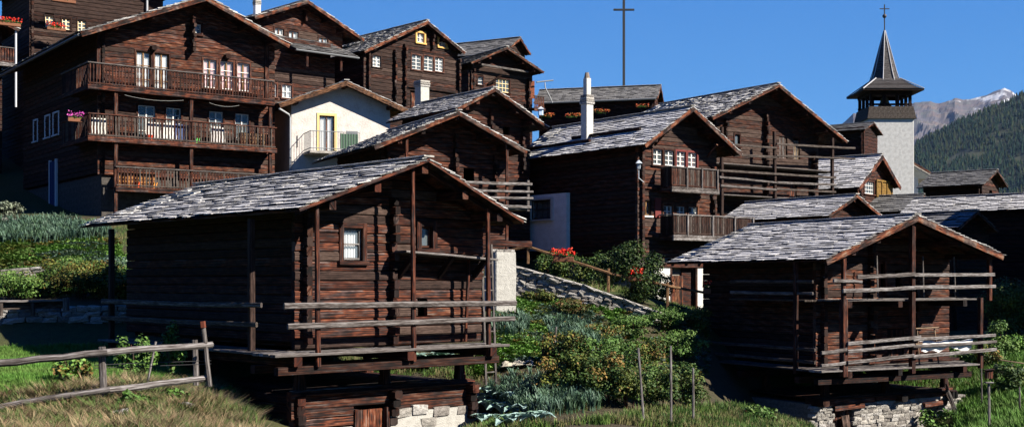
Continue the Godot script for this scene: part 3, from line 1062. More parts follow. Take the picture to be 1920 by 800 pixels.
	var rk := thing("drying_rack", "small pale wooden frame standing on the gallery behind the white sheet", "wooden frame", here.call(1.4, -2.8, -0.9), r.rotation.y)
	var pale := mat("pale_wood", "grey", lin(0.95, 0.72, 0.5), 0.8)
	oy = 0.0
	for x in [-0.45, 0.45]:
		bar("leg", rk, pale, Vector3(x, 0, 0.1), Vector3(x * 0.92, 1.18, -0.05), 0.05, 0.05)
	for y in [0.65, 0.85, 1.17]:
		bar("crossbar", rk, pale, Vector3(-0.55, y, 0.02), Vector3(0.55, y + 0.02, 0.02), 0.05, 0.05)
	oy = -6.0
	for i in 6:
		var px := 2.55 + i * 0.1
		var pole := thing("pole", "weathered grey bean pole leaning with others against the rubble base", "pole", here.call(px + 0.45 + rng.randf_range(-0.1, 0.1), -5.6, -0.75), r.rotation.y, "poles leaning against the granary base")
		var pb := MB.new()
		pb.beam(Vector3.ZERO, Vector3(-0.45 - 0.08 * i + rng.randf_range(-0.1, 0.1), 1.95 + rng.randf_range(-0.2, 0.1), -0.42), 0.045, 0.045, 0.012, 4, 0.006, rng)
		put(pb, "shaft", grey_wood([0, 1, 2][i % 3]), pole)


# ---------------------------------------------------------------- chalets
func build_big_chalet() -> void:
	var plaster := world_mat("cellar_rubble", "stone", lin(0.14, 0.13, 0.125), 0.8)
	var r := house({"called": "chalet", "cat": "chalet", "label": "tall log chalet at the left with three long carved balconies", "apex": Vector3(-14.99, 14.01, -60), "yaw": 36.4, "wl": 6.14, "wr": 4.61, "hl": 2.52, "hr": 1.88, "L": 15.5,
		"base": 1.5, "bottom": 5.0, "x0": -4.75, "x1": 4.05, "zf": -1.15, "zb": -14.6, "course": 0.235, "tones": [0, 4, 0, 2, 6, 1, 4, 3], "shaded_side_tones": [5, 1, 7, 3], "verge": 0.22, "rafters": 1,
		"openings": [[-3.1, -2.3, 9.0, 11.1], [-2.2, -1.4, 9.0, 11.1], [0.3, 1.05, 9.6, 11.05], [1.2, 1.95, 9.6, 11.05], [2.1, 2.85, 9.6, 11.05], [-3.0, -2.1, 6.6, 8.5], [-1.6, -0.8, 7.3, 8.5], [0.6, 1.4, 7.3, 8.5], [2.0, 2.8, 6.6, 8.5], [-0.3, 0.25, 12.2, 12.75]],
		"slate": {"expo": 0.42, "th": 0.05, "wmin": 0.5, "wmax": 1.1}})
	var o3 := Vector3(0, 0, -1.15)
	var gold := mat("honey_wood", "grey", lin(0.95, 0.55, 0.22), 0.7)
	for q in [[-3.06, -2.34], [-2.16, -1.44]]:
		window(r, FRONT, o3, q[0], q[1], 9.05, 11.05, {"nx": 2, "ny": 3, "mm": gold, "bm": gold, "curtain": true, "drawn": 0.47, "called": "balcony_door", "fm": wood(5)})
	var red := mat("gingham_curtain", "", lin(0.6, 0.36, 0.36), 0.95)
	for q in [[0.34, 1.01], [1.24, 1.91], [2.14, 2.81]]:
		window(r, FRONT, o3, q[0], q[1], 9.62, 11.02, {"nx": 2, "ny": 3, "mm": gold, "bm": mat("white_paint", "", lin(0.5, 0.49, 0.46), 0.6), "curtain": true, "drawn": 0.32, "cm": red, "fm": wood(0)})
	for q in [[-2.97, -2.13, 6.62, 8.45], [-1.57, -0.83, 7.32, 8.45], [0.63, 1.37, 7.32, 8.45], [2.03, 2.77, 6.62, 8.45]]:
		window(r, FRONT, o3, q[0], q[1], q[2], q[3], {"nx": 2, "ny": 3, "fm": wood(5)})
	window(r, FRONT, o3, -0.27, 0.22, 12.22, 12.72, {"nx": 2, "ny": 2, "fm": wood(5)})
	log_end_stack(r, -0.3, 11.25, 13.2, -1.15, 0.235, 0.5)
	for q in [[-2.25, 11.25], [1.55, 11.25]]:
		bar("beam_end", r, wood(7), lp(q[0], q[1], -1.2), lp(q[0], q[1], -0.85), 0.3, 0.24, 1, 0, 0, 0.9, 0.05)
	balcony(r, -5.6, 3.7, -0.3, -1.13, 9.1, 10.12, {"sawn": true, "hand": grey_wood(1), "left_to": -4.5, "mats": [wood(1), wood(5), wood(2), wood(7)], "edge": wood(2), "bw": 0.08})
	balcony(r, -5.6, 3.85, -0.3, -1.13, 6.7, 7.75, {"sawn": true, "hand": wood(0), "left_to": -4.5, "mats": [grey_wood(2), wood(1), grey_wood(2), wood(5)], "edge": wood(0), "bw": 0.08})
	balcony(r, -4.3, 3.85, -0.3, -1.13, 4.4, 5.34, {"sawn": true, "hand": grey_wood(1), "mats": [grey_wood(2), wood(1), wood(5)], "edge": wood(1), "bw": 0.08})
	for x in [-4.3, -0.6, 3.6]:
		bar("post", r, wood(1), lp(x, 1.6, -0.42), lp(x, 9.0, -0.42), 0.17, 0.17, 4, 0.006)
	bar("post", r, wood(1), lp(3.75, 9.0, -1.2), lp(3.75, 12.0, -1.2), 0.24, 0.24)
	bar("post", r, wood(5), lp(-4.85, 9.0, -1.2), lp(-4.85, 11.6, -1.2), 0.24, 0.24)
	# washing line
	for q in [[-3.9, -1.0], [0.3, 1.9]]:
		var b := MB.new()
		var pts := PackedVector3Array()
		for i in 9:
			var f := i / 8.0
			pts.append(lp(lerpf(q[0], q[1], f), 8.75 - 0.5 * f * (1 - f), -0.35))
		b.tube(pts, 0.008, 5)
		put(b, "washing_line", mat("pale_rope", "", lin(0.2, 0.2, 0.19), 0.9), r)
	# plastered ground floor and what opens on the dark side
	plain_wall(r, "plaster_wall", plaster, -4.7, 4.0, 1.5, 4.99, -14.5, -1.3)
	var sd := Vector3(-4.75, 0, 0)
	var fm := mat("grey_paint", "", lin(0.42, 0.43, 0.45), 0.7)
	for q in [[-15.6, -14.9], [-13.4, -12.6], [-11.9, -11.0]]:
		window(r, LEFT, sd, q[0] + 3.0, q[1] + 3.0, 7.6, 8.7, {"fm": fm, "bm": fm, "proud": 0.05})
	door_boards(r, LEFT, Vector3(-4.75, 0, 0), -9.2, -8.3, 3.2, 6.2, [mat("blue_paint", "", lin(0.02, 0.045, 0.12), 0.6)], 3)
	for z in [-9.3, -8.2]:
		bar("door_post", r, fm, lp(-4.8, 3.2, z), lp(-4.8, 6.3, z), 0.14, 0.12)
	# gutter along the dark eave
	var g := MB.new()
	g.tube(PackedVector3Array([lp(-6.1, 11.3, -0.1), lp(-6.1, 11.3, -15.3)]), 0.07, 7)
	put(g, "gutter", mat("zinc", "", lin(0.09, 0.095, 0.1), 0.45), r)

	# loose things on the balconies
	var here := func(x: float, wy: float, z: float) -> Vector3: return r.transform * Vector3(x, wy - 1.5, z)
	oy = 0.0
	var cols := [lin(0.5, 0.5, 0.48), lin(0.42, 0.4, 0.38), lin(0.05, 0.07, 0.15), lin(0.45, 0.43, 0.42), lin(0.48, 0.46, 0.42)]
	var names := ["white towel hanging behind the middle balcony rail beside the post", "pale shirt hanging behind the middle balcony balusters", "dark blue cloth hanging behind the middle balcony balusters", "off-white sheet hanging behind the middle balcony near the right half", "cream towel hanging behind the middle balcony at the left end"]
	var k := 0
	for x in [-1.55, -2.4, -1.0, 0.9, -5.0]:
		var t := thing("laundry", names[k], "laundry", here.call(x, 6.75, -0.62), r.rotation.y, "laundry on the balcony")
		var b := MB.new()
		for i in 8:
			var a := i / 8.0 - 0.5
			var c := (i + 1) / 8.0 - 0.5
			b.quad(Vector3(a * 0.75, 0.06, 0.02 * sin(i * 2.1)), Vector3(c * 0.75, 0.06, 0.02 * sin((i + 1) * 2.1)), Vector3(c * 0.7, 0.85, 0.012 * sin((i + 1) * 1.7)), Vector3(a * 0.7, 0.85, 0.012 * sin(i * 1.7)))
		put(b, "fabric", mat("laundry_%d" % k, "", cols[k], 0.95), t)
		k += 1
	k = 0
	for q in [[-2.6, 6.7, lin(0.55, 0.06, 0.03), "orange-red tub on the floor of the middle balcony"], [-0.25, 6.7, lin(0.12, 0.5, 0.12), "bright green tub on the middle balcony beside the post"], [-3.2, 4.42, lin(0.6, 0.09, 0.03), "red plant pot on the lowest balcony behind the balusters"], [-2.4, 4.42, lin(0.6, 0.25, 0.05), "orange bucket on the lowest balcony behind the balusters"]]:
		var t := thing("tub", q[3], "tub", here.call(q[0], q[1], -0.6))
		var b := MB.new()
		var prof := [[0.13, 0.0], [0.17, 0.2], [0.19, 0.27], [0.17, 0.27], [0.14, 0.05]]
		for i in prof.size() - 1:
			for j in 12:
				var a0 := TAU * j / 12
				var a1 := TAU * (j + 1) / 12
				var p: Array = prof[i]
				var s: Array = prof[i + 1]
				b.quad(Vector3(cos(a1) * p[0], p[1], sin(a1) * p[0]), Vector3(cos(a0) * p[0], p[1], sin(a0) * p[0]), Vector3(cos(a0) * s[0], s[1], sin(a0) * s[0]), Vector3(cos(a1) * s[0], s[1], sin(a1) * s[0]))
		put(b, "tub_shell", mat("tub_%d" % k, "", q[2], 0.5), t)
		k += 1
	var crate := thing("wood_stack", "stack of pale split firewood on the middle balcony at its right end", "firewood", here.call(2.9, 6.72, -0.7), r.rotation.y)
	for i in 4:
		for j in 8:
			var f := MB.new()
			f.off = Vector2(rng.randf(), rng.randf())
			f.beam(Vector3(-0.8 + j * 0.2 + rng.randf_range(-0.03, 0.03), 0.09 + i * 0.18, -0.2), Vector3(-0.8 + j * 0.2, 0.09 + i * 0.18, 0.22), 0.17, 0.16, 0.04, 1, 0, null, 0, 0.95)
			put(f, "billet", mat("split_wood", "grey", lin(0.95, 0.62, 0.36), 0.85), crate)
	crate = thing("wood_stack", "stack of orange split firewood behind the lowest balcony's left end", "firewood", here.call(-3.1, 4.42, -0.85), r.rotation.y)
	for i in 4:
		for j in 9:
			var f := MB.new()
			f.beam(Vector3(-0.9 + j * 0.2 + rng.randf_range(-0.03, 0.03), 0.09 + i * 0.18, -0.2), Vector3(-0.9 + j * 0.2, 0.09 + i * 0.18, 0.22), 0.17, 0.16, 0.04, 1, 0, null, 0, 0.95)
			put(f, "billet", mat("orange_wood", "grey", lin(0.9, 0.42, 0.14), 0.85), crate)


func build_upper_chalets() -> void:
	# behind the tall chalet, right
	var r := house({"called": "chalet", "cat": "chalet", "label": "log chalet behind the tall one, its gable under the sky beside a small chimney", "apex": Vector3(-12.98, 17.88, -78), "yaw": 44.0, "wl": 4.01, "wr": 4.55, "hl": 1.64, "hr": 1.89, "L": 8.0,
		"base": 8.5, "x0": -3.2, "x1": 3.2, "zf": -0.95, "course": 0.25, "tones": [2, 4, 0, 1, 6], "verge": 0.2, "left": true,
		"openings": [[-0.85, -0.1, 15.35, 15.9], [1.45, 2.2, 15.3, 15.85], [-1.9, -1.2, 15.5, 15.95]], "slate": {"expo": 0.24, "th": 0.036, "wmin": 0.25, "wmax": 0.55}})
	var o3 := Vector3(0, 0, -0.95)
	for q in [[-0.82, -0.13, 15.38, 15.88], [1.48, 2.17, 15.33, 15.83], [-1.87, -1.23, 15.5, 15.92]]:
		window(r, FRONT, o3, q[0], q[1], q[2], q[3], {"nx": 2, "ny": 1, "curtain": true, "mm": wood(4)})
	log_end_stack(r, 0.3, 16.6, 17.5, -0.95, 0.25, 0.3)
	chimney("short white chimney with a slab cap behind the tall chalet's roof", at(481, 22, 81), 0.38, 0.38, 0.5, mat("chimney_white", "plaster", lin(0.9, 0.9, 0.9), 0.9))
	# low block with its own pent roof in front of it
	pent_block()
	# chalet with yellow attic windows
	r = house({"called": "chalet", "cat": "chalet", "label": "dark log chalet with two yellow framed attic windows under its gable", "apex": Vector3(-5.51, 17.0, -80), "yaw": 42.8, "wl": 5.15, "wr": 3.32, "hl": 2.62, "hr": 1.68, "L": 9.0,
		"base": 8.0, "x0": -4.5, "x1": 2.75, "zf": -0.5, "course": 0.24, "tones": [3, 7, 3, 1, 7, 6], "verge": 0.2, "ext": 0.25, "rafters": 1,
		"openings": [[-0.95, -0.1, 13.7, 14.7], [0.05, 0.9, 13.75, 14.75], [1.0, 1.75, 13.8, 14.75], [-0.55, 0.15, 15.5, 16.2], [1.3, 2.0, 15.45, 16.1], [-4.1, -3.4, 13.5, 14.25], [-1.05, -0.1, 11.2, 12.2]], "slate": {"expo": 0.24, "th": 0.036, "wmin": 0.25, "wmax": 0.55}})
	o3 = Vector3(0, 0, -0.5)
	var yellow := mat("yellow_frame", "", lin(0.45, 0.26, 0.08), 0.6)
	for q in [[-0.92, -0.13, 13.73, 14.68], [0.08, 0.87, 13.78, 14.73], [1.03, 1.72, 13.83, 14.73]]:
		window(r, FRONT, o3, q[0], q[1], q[2], q[3], {"nx": 2, "ny": 4, "fm": wood(0), "curtain": q[0] > 1.0, "drawn": 0.3})
	for q in [[-0.5, 0.1, 15.55, 16.15], [1.35, 1.95, 15.5, 16.05]]:
		window(r, FRONT, o3, q[0], q[1], q[2], q[3], {"nx": 2, "ny": 2, "fm": yellow, "sm": yellow, "frame": 0.13, "proud": 0.06, "curtain": true, "drawn": 0.4})
	window(r, FRONT, o3, -4.07, -3.43, 13.53, 14.22, {"nx": 2, "ny": 3, "fm": wood(7), "curtain": true, "drawn": 0.4})
	door_boards(r, FRONT, Vector3(0, 0, -0.47), -1.02, -0.13, 11.2, 12.18, [wood(4)], 4)
	for q in [[-2.35, 11.2, 15.0], [-1.55, 11.2, 15.3], [3.0, 11.0, 14.9]]:
		log_end_stack(r, q[0], q[1], q[2], -0.5, 0.24, 0.28)
	log_end_stack(r, 0.75, 15.2, 16.5, -0.5, 0.24, 0.3)
	bar("band_beam", r, wood(7), lp(-1.5, 12.6, -0.44), lp(3.1, 12.6, -0.44), 0.16, 0.2)
	chimney("grey rendered chimney in front of the chalet with yellow attic windows", at(791, 196, 72), 0.62, 0.62, 1.25, mat("chimney_grey", "plaster", lin(0.5, 0.5, 0.46), 0.95))
	# two roofs to its right
	r = house({"called": "chalet", "cat": "chalet", "label": "small brown gabled chalet beside the yellow-window chalet, cream window bars", "apex": Vector3(-0.34, 16.8, -88), "yaw": 34.3, "wl": 3.14, "wr": 3.34, "hl": 1.42, "hr": 1.51, "L": 7.0,
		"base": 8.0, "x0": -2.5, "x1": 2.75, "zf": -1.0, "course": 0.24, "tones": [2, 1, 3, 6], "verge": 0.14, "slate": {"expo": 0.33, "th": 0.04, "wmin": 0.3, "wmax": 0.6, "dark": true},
		"openings": [[-1.9, -1.4, 14.0, 14.6], [-0.35, 0.9, 13.6, 14.6]]})
	o3 = Vector3(0, 0, -1.0)
	var cream := mat("cream_paint", "", lin(0.7, 0.55, 0.3), 0.6)
	window(r, FRONT, o3, -1.87, -1.43, 14.03, 14.57, {"nx": 1, "ny": 2})
	window(r, FRONT, o3, -0.32, 0.87, 13.63, 14.57, {"nx": 4, "ny": 3, "bm": cream})
	log_end_stack(r, -2.3, 11.0, 15.2, -1.0, 0.24, 0.25)
	log_end_stack(r, 2.5, 11.0, 15.0, -1.0, 0.24, 0.25)
	bar("cross_beam", r, grey_wood(1), lp(-1.9, 15.35, -0.5), lp(2.2, 15.2, -0.5), 0.14, 0.14)
	bar("brace", r, wood(7), lp(-1.0, 14.1, -0.95), lp(-0.2, 14.75, -0.4), 0.14, 0.14)
	var red := mat("orange_shutter", "grey", lin(0.9, 0.25, 0.08), 0.7)
	balcony(r, 2.6, 3.5, -0.3, -1.3, 12.6, 13.5, {"mats": [wood(0)], "gap": 0.13})
	plain_wall(r, "shutter", red, 2.62, 3.1, 13.4, 14.7, -1.05, -0.98)
	var z := mat("zinc_pipe", "", lin(0.28, 0.29, 0.3), 0.4)
	var b := MB.new()
	b.tube(PackedVector3Array([lp(3.0, 14.55, -0.6), lp(4.6, 14.85, -0.7)]), 0.05, 7)
	put(b, "gutter", mat("zinc", "", lin(0.09, 0.095, 0.1), 0.45), r)
	b = MB.new()
	b.tube(PackedVector3Array([lp(3.8, 14.6, -0.65), lp(3.85, 14.2, -0.65), lp(4.3, 13.6, -0.7), lp(4.6, 13.2, -0.8)]), 0.04, 7)
	put(b, "downpipe", z, r)
	house({"called": "chalet", "cat": "chalet", "label": "slate roofed house rising behind the small brown gabled chalet", "apex": Vector3(0.67, 19.25, -97), "yaw": 61.7, "wl": 2.79, "wr": 1.9, "hl": 1.63, "hr": 1.05, "L": 7.2, "base": 9.0, "x0": -2.3, "x1": 1.6, "zf": -0.5, "course": 0.3, "tones": [1, 3], "verge": 0.15, "purlins": [0.0],
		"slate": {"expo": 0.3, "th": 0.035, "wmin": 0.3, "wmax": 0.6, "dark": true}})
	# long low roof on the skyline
	r = house({"called": "chalet", "cat": "chalet", "label": "long dark house with a low slate roof on the skyline below the tall cross", "apex": Vector3(11.68, 15.31, -96), "yaw": 75.0, "wl": 2.0, "wr": 2.0, "hl": 1.32, "hr": 1.32, "L": 9.8, "base": 8.0, "x0": -1.6, "x1": 1.6, "zf": -0.4, "zb": -9.3, "course": 0.3, "tones": [1, 3], "shaded_side_tones": [7, 5], "verge": 0.16, "purlins": [0.0],
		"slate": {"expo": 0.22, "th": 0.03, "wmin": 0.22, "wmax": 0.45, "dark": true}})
	var g := MB.new()
	g.tube(PackedVector3Array([lp(-2.05, 13.9, -0.1), lp(-2.05, 13.9, -9.7)]), 0.08, 7)
	put(g, "gutter", mat("zinc", "", lin(0.09, 0.095, 0.1), 0.45), r)
	# the two dark houses at the left edge
	r = house({"called": "chalet", "cat": "chalet", "label": "dark brown house above the tall chalet, small windows with cream bars and geraniums", "apex": Vector3(-25.3, 20.3, -76), "yaw": 36.0, "wl": 4.9, "wr": 4.6, "hl": 2.1, "hr": 1.9, "L": 9.0, "base": 6.0, "x0": -4.1, "x1": 4.0, "zf": -1.0, "course": 0.24, "tones": [3, 7, 6, 3], "ext": 0.1,
		"openings": [[-3.3, -2.75, 15.45, 16.2], [-2.3, -1.75, 15.4, 16.15], [-1.35, -0.8, 15.35, 16.1]], "slate": {"expo": 0.4, "th": 0.045, "single": false}})
	o3 = Vector3(0, 0, -1.0)
	var bars := mat("pale_frame", "", lin(0.8, 0.62, 0.36), 0.6)
	for x in [-3.27, -2.27, -1.32]:
		window(r, FRONT, o3, x, x + 0.5, 15.45, 16.15, {"nx": 2, "ny": 3, "bm": bars, "fm": wood(7)})
	var pipe := MB.new()
	pipe.tube(PackedVector3Array([lp(3.0, 20.0, -0.85), lp(3.0, 15.4, -0.85)]), 0.07, 7)
	put(pipe, "downpipe", z, r)
	r = house({"called": "chalet", "cat": "chalet", "label": "house cut by the left edge with a geranium balcony and a white downpipe", "apex": Vector3(-33.5, 17.2, -70), "yaw": 36.0, "wl": 4.5, "wr": 5.2, "hl": 1.9, "hr": 2.2, "L": 8.0, "base": 5.0, "x0": -4.0, "x1": 4.3, "zf": -1.4, "course": 0.24, "tones": [3, 7, 5], "slate": {"single": false},
		"openings": [[3.0, 3.9, 12.2, 13.0]]})
	balcony(r, -1.0, 4.9, -0.2, -1.4, 12.9, 13.8, {"mats": [wood(0), wood(1)], "edge": grey_wood(0)})
	window(r, FRONT, Vector3(0, 0, -1.4), 3.03, 3.87, 12.2, 13.0, {"nx": 2, "ny": 2, "curtain": true, "drawn": 0.48})
	pipe = MB.new()
	pipe.tube(PackedVector3Array([lp(4.95, 15.2, -0.15), lp(4.95, 10.3, -0.15)]), 0.06, 7)
	put(pipe, "downpipe", mat("white_pipe", "", lin(0.4, 0.41, 0.43), 0.4), r)


func chimney(label: String, foot: Vector3, w: float, dp: float, h: float, m: Material) -> Node3D:
	var t := thing("chimney", label, "chimney", foot, deg_to_rad(40))
	m.uv1_triplanar = true
	var b := MB.new()
	b.beam(Vector3(0, -1.0, 0), Vector3(0, h * 0.82, 0), w, dp, 0.02)
	put(b, "shaft", m, t)
	for i in 3:
		b = MB.new()
		b.beam(Vector3(0, h * 0.82 + i * 0.13, 0), Vector3(0, h * 0.82 + 0.1 + i * 0.13, 0), w * (1.12 + 0.06 * (i % 2)), dp * (1.12 + 0.06 * (i % 2)), 0.02)
		put(b, "cap_slab", stone_mat(i), t)
	return t


func pent_block() -> void:
	# lower wing with a slate pent roof between the tall chalet and the yellow-window chalet
	var A := at(600, 160, 73)
	oy = 8.0
	var r := thing("chalet_wing", "low brown log wing with a dark slate pent roof beside the tall chalet", "house", Vector3(A.x, oy, A.z), deg_to_rad(40))
	var lim := func(_y: float) -> Vector2: return Vector2(-5.2, 1.0)
	log_wall(r, "front_wall", FRONT, Vector3(0, 0, 0), 8.0, 13.2, lim, [[-4.6, -3.9, 10.6, 11.4], [-3.6, -2.9, 10.6, 11.4], [-2.6, -1.9, 10.6, 11.4]], 0.22, [6, 3, 1, 2])
	for x in [-4.57, -3.57, -2.57]:
		window(r, FRONT, Vector3.ZERO, x, x + 0.64, 10.62, 11.38, {"nx": 2, "ny": 2, "fm": wood(0), "curtain": true, "drawn": 0.4})
	var b := MB.new()
	b.box(lp(-5.1, 8.0, -5.0), lp(0.9, 14.2, -0.3))
	put(b, "rear_wall", wood(1), r)
	# the slope falls towards the front: laid like a left slope, then turned
	var turned := node("roof", r)
	turned.rotation.y = PI / 2
	turned.position = Vector3(0, 14.75 - oy, -2.2)
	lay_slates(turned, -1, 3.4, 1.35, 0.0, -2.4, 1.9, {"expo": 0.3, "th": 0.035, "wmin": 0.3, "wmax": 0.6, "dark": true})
	var e := MB.new()
	e.poly(PackedVector3Array([Vector3(0, -0.14, -2.4), Vector3(-3.4, -1.49, -2.4), Vector3(-3.4, -1.49, 1.9), Vector3(0, -0.14, 1.9)]), Vector3(0, -0.06, 0))
	put(e, "roof_deck", wood(5), turned)
	var g := MB.new()
	g.tube(PackedVector3Array([Vector3(-3.5, -1.5, -2.4), Vector3(-3.5, -1.5, 1.9)]), 0.06, 7)
	put(g, "gutter", mat("zinc", "", lin(0.09, 0.095, 0.1), 0.45), turned)
	for x in [-4.0, -1.5, 0.8]:
		bar("post", r, wood(5), lp(x, 12.4, 1.0), lp(x, 13.2, 1.0), 0.14, 0.14)


func build_middle_houses() -> void:
	# white house
	var white := world_mat("white_render", "plaster", lin(0.61, 0.56, 0.525), 0.35, 0.95, 0.25)
	var r := house({"called": "white_house", "cat": "house", "label": "white rendered house with a yellow framed balcony door and orange eaves", "apex": Vector3(-8.63, 10.47, -64), "yaw": 23.4, "wl": 3.63, "wr": 3.43, "hl": 1.40, "hr": 1.33, "L": 8.0, "base": 3.0, "x0": -2.75, "x1": 2.6, "zf": -0.75, "front": false, "left": false, "verge": 0.24, "verge_mat": mat("orange_larch", "grey", lin(0.62, 0.3, 0.14), 0.7), "deck": wood(4), "slate": {"expo": 0.36, "th": 0.035}, "purlins": [0.0, 0.95, -0.95]})
	var u: Callable = H.under
	var f := node("front_wall", r)
	var z := -0.75
	for q in [[[-2.75, 3.0], [-1.4, 3.0], [-1.4, u.call(-1.4)], [-2.75, u.call(-2.75)]], [[-1.4, 3.0], [-0.35, 3.0], [-0.35, 6.7], [-1.4, 6.7]], [[-0.35, 3.0], [2.6, 3.0], [2.6, u.call(2.6)], [0, u.call(0.0)], [-0.35, u.call(-0.35)]], [[-1.4, 8.75], [-0.35, 8.75], [-0.35, u.call(-0.35)], [-1.4, u.call(-1.4)]]]:
		var P := PackedVector3Array()
		for p in q: P.append(lp(p[0], p[1], z))
		var b := MB.new()
		b.poly(P, Vector3(0, 0, -0.3))
		put(b, "wall_panel", white, f)
	plain_wall(r, "side_wall", white, -2.75, -2.45, 3.0, u.call(-2.75), -7.0, z - 0.301)
	var yellow := mat("pale_yellow_frame", "", lin(0.5, 0.38, 0.16), 0.7)
	window(r, FRONT, Vector3(0, 0, z), -1.28, -0.47, 6.75, 8.62, {"frame": 0.13, "fm": yellow, "sm": yellow, "bm": wood(0), "nx": 2, "ny": 1, "curtain": true, "drawn": 0.5, "called": "balcony_door", "proud": 0.04})
	var bl := node("balcony", r)
	var iron := mat("grey_iron", "", lin(0.16, 0.17, 0.17), 0.55)
	plain_wall(bl, "floor_slab", mat("concrete", "stone", lin(0.8, 0.78, 0.75), 0.9), -2.15, 0.55, 6.5, 6.62, z + 0.01, 0.75)
	for y in [7.62, 6.75]:
		bar("handrail", bl, iron, lp(-2.1, y, 0.7), lp(0.5, y, 0.7), 0.04, 0.04)
		bar("handrail", bl, iron, lp(-2.1, y, 0.7), lp(-2.1, y, z), 0.04, 0.04)
	for i in 19:
		bar("baluster", bl, iron, lp(-2.1 + i * 0.144, 6.6, 0.7), lp(-2.1 + i * 0.144, 7.62, 0.7), 0.022, 0.022)
	for i in 9:
		bar("baluster", bl, iron, lp(-2.1, 6.6, 0.56 - i * 0.15), lp(-2.1, 7.62, 0.56 - i * 0.15), 0.022, 0.022)
	var green := mat("green_screen", "", lin(0.05, 0.09, 0.06), 0.9)
	plain_wall(bl, "screen_cloth", green, -0.55, 0.42, 6.75, 7.55, 0.66, 0.672)
	plain_wall(r, "stovepipe_cover", mat("slate_grey_board", "", lin(0.11, 0.12, 0.13), 0.8), -0.1, 0.5, 6.7, 7.75, 0.2, 0.3)
	var pipe := MB.new()
	pipe.tube(PackedVector3Array([lp(-3.55, 8.75, 0.0), lp(-2.95, 8.55, -0.5), lp(-2.85, 8.4, -0.6), lp(-2.85, 3.2, -0.6)]), 0.05, 7)
	put(pipe, "downpipe", mat("zinc_pipe", "", lin(0.28, 0.29, 0.3), 0.4), r)
	var orn := MB.new()
	orn.beam(lp(-2.45, 6.9, z + 0.02), lp(-2.45, 7.5, z + 0.02), 0.05, 0.02, 0.004)
	put(orn, "wall_hook", mat("iron", "", lin(0.03, 0.03, 0.03), 0.5), r)
	# two gables behind the near granary
	r = house({"called": "granary", "cat": "log granary", "label": "log granary between the white house and the long roofed chalet, upper of two gables", "apex": Vector3(-0.76, 8.84, -56), "yaw": 36.9, "wl": 2.17, "wr": 3.23, "hl": 1.12, "hr": 1.60, "L": 6.2, "base": 1.0, "x0": -1.6, "x1": 2.5, "zf": -0.9, "course": 0.2, "tones": [2, 1, 3, 0], "shaded_side_tones": [7, 5], "verge": 0.13, "ext": 0.2,
		"slate": {"expo": 0.22, "th": 0.036, "wmin": 0.3, "wmax": 0.65}, "openings": [[1.1, 1.5, 6.8, 7.2]]})
	log_end_stack(r, 0.35, 6.0, 8.2, -0.9, 0.2, 0.2)
	log_end_stack(r, 2.2, 5.0, 7.2, -0.9, 0.2, 0.22)
	r = house({"called": "granary", "cat": "log granary", "label": "log granary just behind the near one, lower of two gables, grey rails at its right", "apex": Vector3(-2.17, 6.96, -50), "yaw": 27.3, "wl": 3.76, "wr": 3.26, "hl": 1.62, "hr": 1.50, "L": 7.75, "base": -0.5, "x0": -2.75, "x1": 2.6, "zf": -1.15, "course": 0.2, "tones": [2, 0, 3, 1], "shaded_side_tones": [7, 5], "verge": 0.16, "verge_mat": wood(4), "ext": 0.2, "rafters": 1,
		"slate": {"expo": 0.22, "th": 0.038, "wmin": 0.3, "wmax": 0.7}, "openings": [[0.75, 1.25, 4.2, 4.75]]})
	log_end_stack(r, 0.35, 2.5, 6.2, -1.15, 0.2, 0.25)
	log_end_stack(r, 2.2, 2.5, 5.4, -1.15, 0.2, 0.25)
	var g := node("gallery", r)
	bar("post", g, wood(2), lp(-2.2, 1.0, -0.25), lp(-2.2, 6.0, -0.25), 0.11, 0.11)
	bar("post", g, wood(2), lp(2.3, 1.0, -0.2), lp(2.3, 5.75, -0.2), 0.11, 0.11)
	bar("post", g, grey_wood(1), lp(3.3, 2.9, -0.2), lp(3.3, 4.2, -0.2), 0.12, 0.12)
	rails(g, [grey_wood(0)], -0.1, [[0.3, 3.45, 4.0, 4.04], [0.3, 3.5, 3.68, 3.72], [0.3, 3.5, 3.4, 3.45], [1.6, 3.4, 3.05, 3.07]], 0.06, 0.12)
	deck_planks(g, [grey_wood(0)], 3.0, -2.6, 3.3, -1.13, -0.15, 4)
	# chalet with the long slate roof and the tall chimney
	r = house({"called": "chalet", "cat": "chalet", "label": "chalet with long pale slate roof, tall chimney, two balconies and a lantern", "apex": Vector3(8.0, 7.7, -54), "yaw": 38.0, "wl": 3.04, "wr": 3.27, "hl": 1.89, "hr": 1.90, "L": 9.58, "base": -1.9, "bottom": 1.0, "x0": -2.35, "x1": 2.35, "zf": -0.92, "zb": -8.7, "course": 0.19, "tones": [2, 4, 0, 6, 3, 6], "side_openings": [[-8.2, -6.5, 2.8, 3.9]], "shaded_side_tones": [5, 1, 7, 3], "verge": 0.18, "verge_mat": wood(4), "rafters": 1,
		"slate": {"expo": 0.19, "th": 0.032, "wmin": 0.3, "wmax": 0.7},
		"openings": [[-1.6, -0.98, 5.05, 5.72], [-0.88, -0.26, 5.07, 5.74], [-0.14, 0.48, 5.09, 5.76], [0.58, 1.2, 5.1, 5.77], [-2.2, -1.7, 2.8, 3.5], [-0.95, -0.35, 2.2, 3.35], [-0.15, 0.45, 2.2, 3.35], [0.65, 1.25, 2.2, 3.35]]})
	var o3 := Vector3(0, 0, -0.92)
	var maroon := mat("maroon_frame", "", lin(0.10, 0.018, 0.016), 0.7)
	for x in [-1.58, -0.86, -0.12, 0.6]:
		window(r, FRONT, o3, x, x + 0.58, 5.08, 5.74, {"nx": 2, "ny": 3, "fm": maroon if x > -0.5 else wood(5), "curtain": x > -0.3, "cm": mat("red_curtain", "", lin(0.4, 0.12, 0.12), 0.95), "drawn": 0.2})
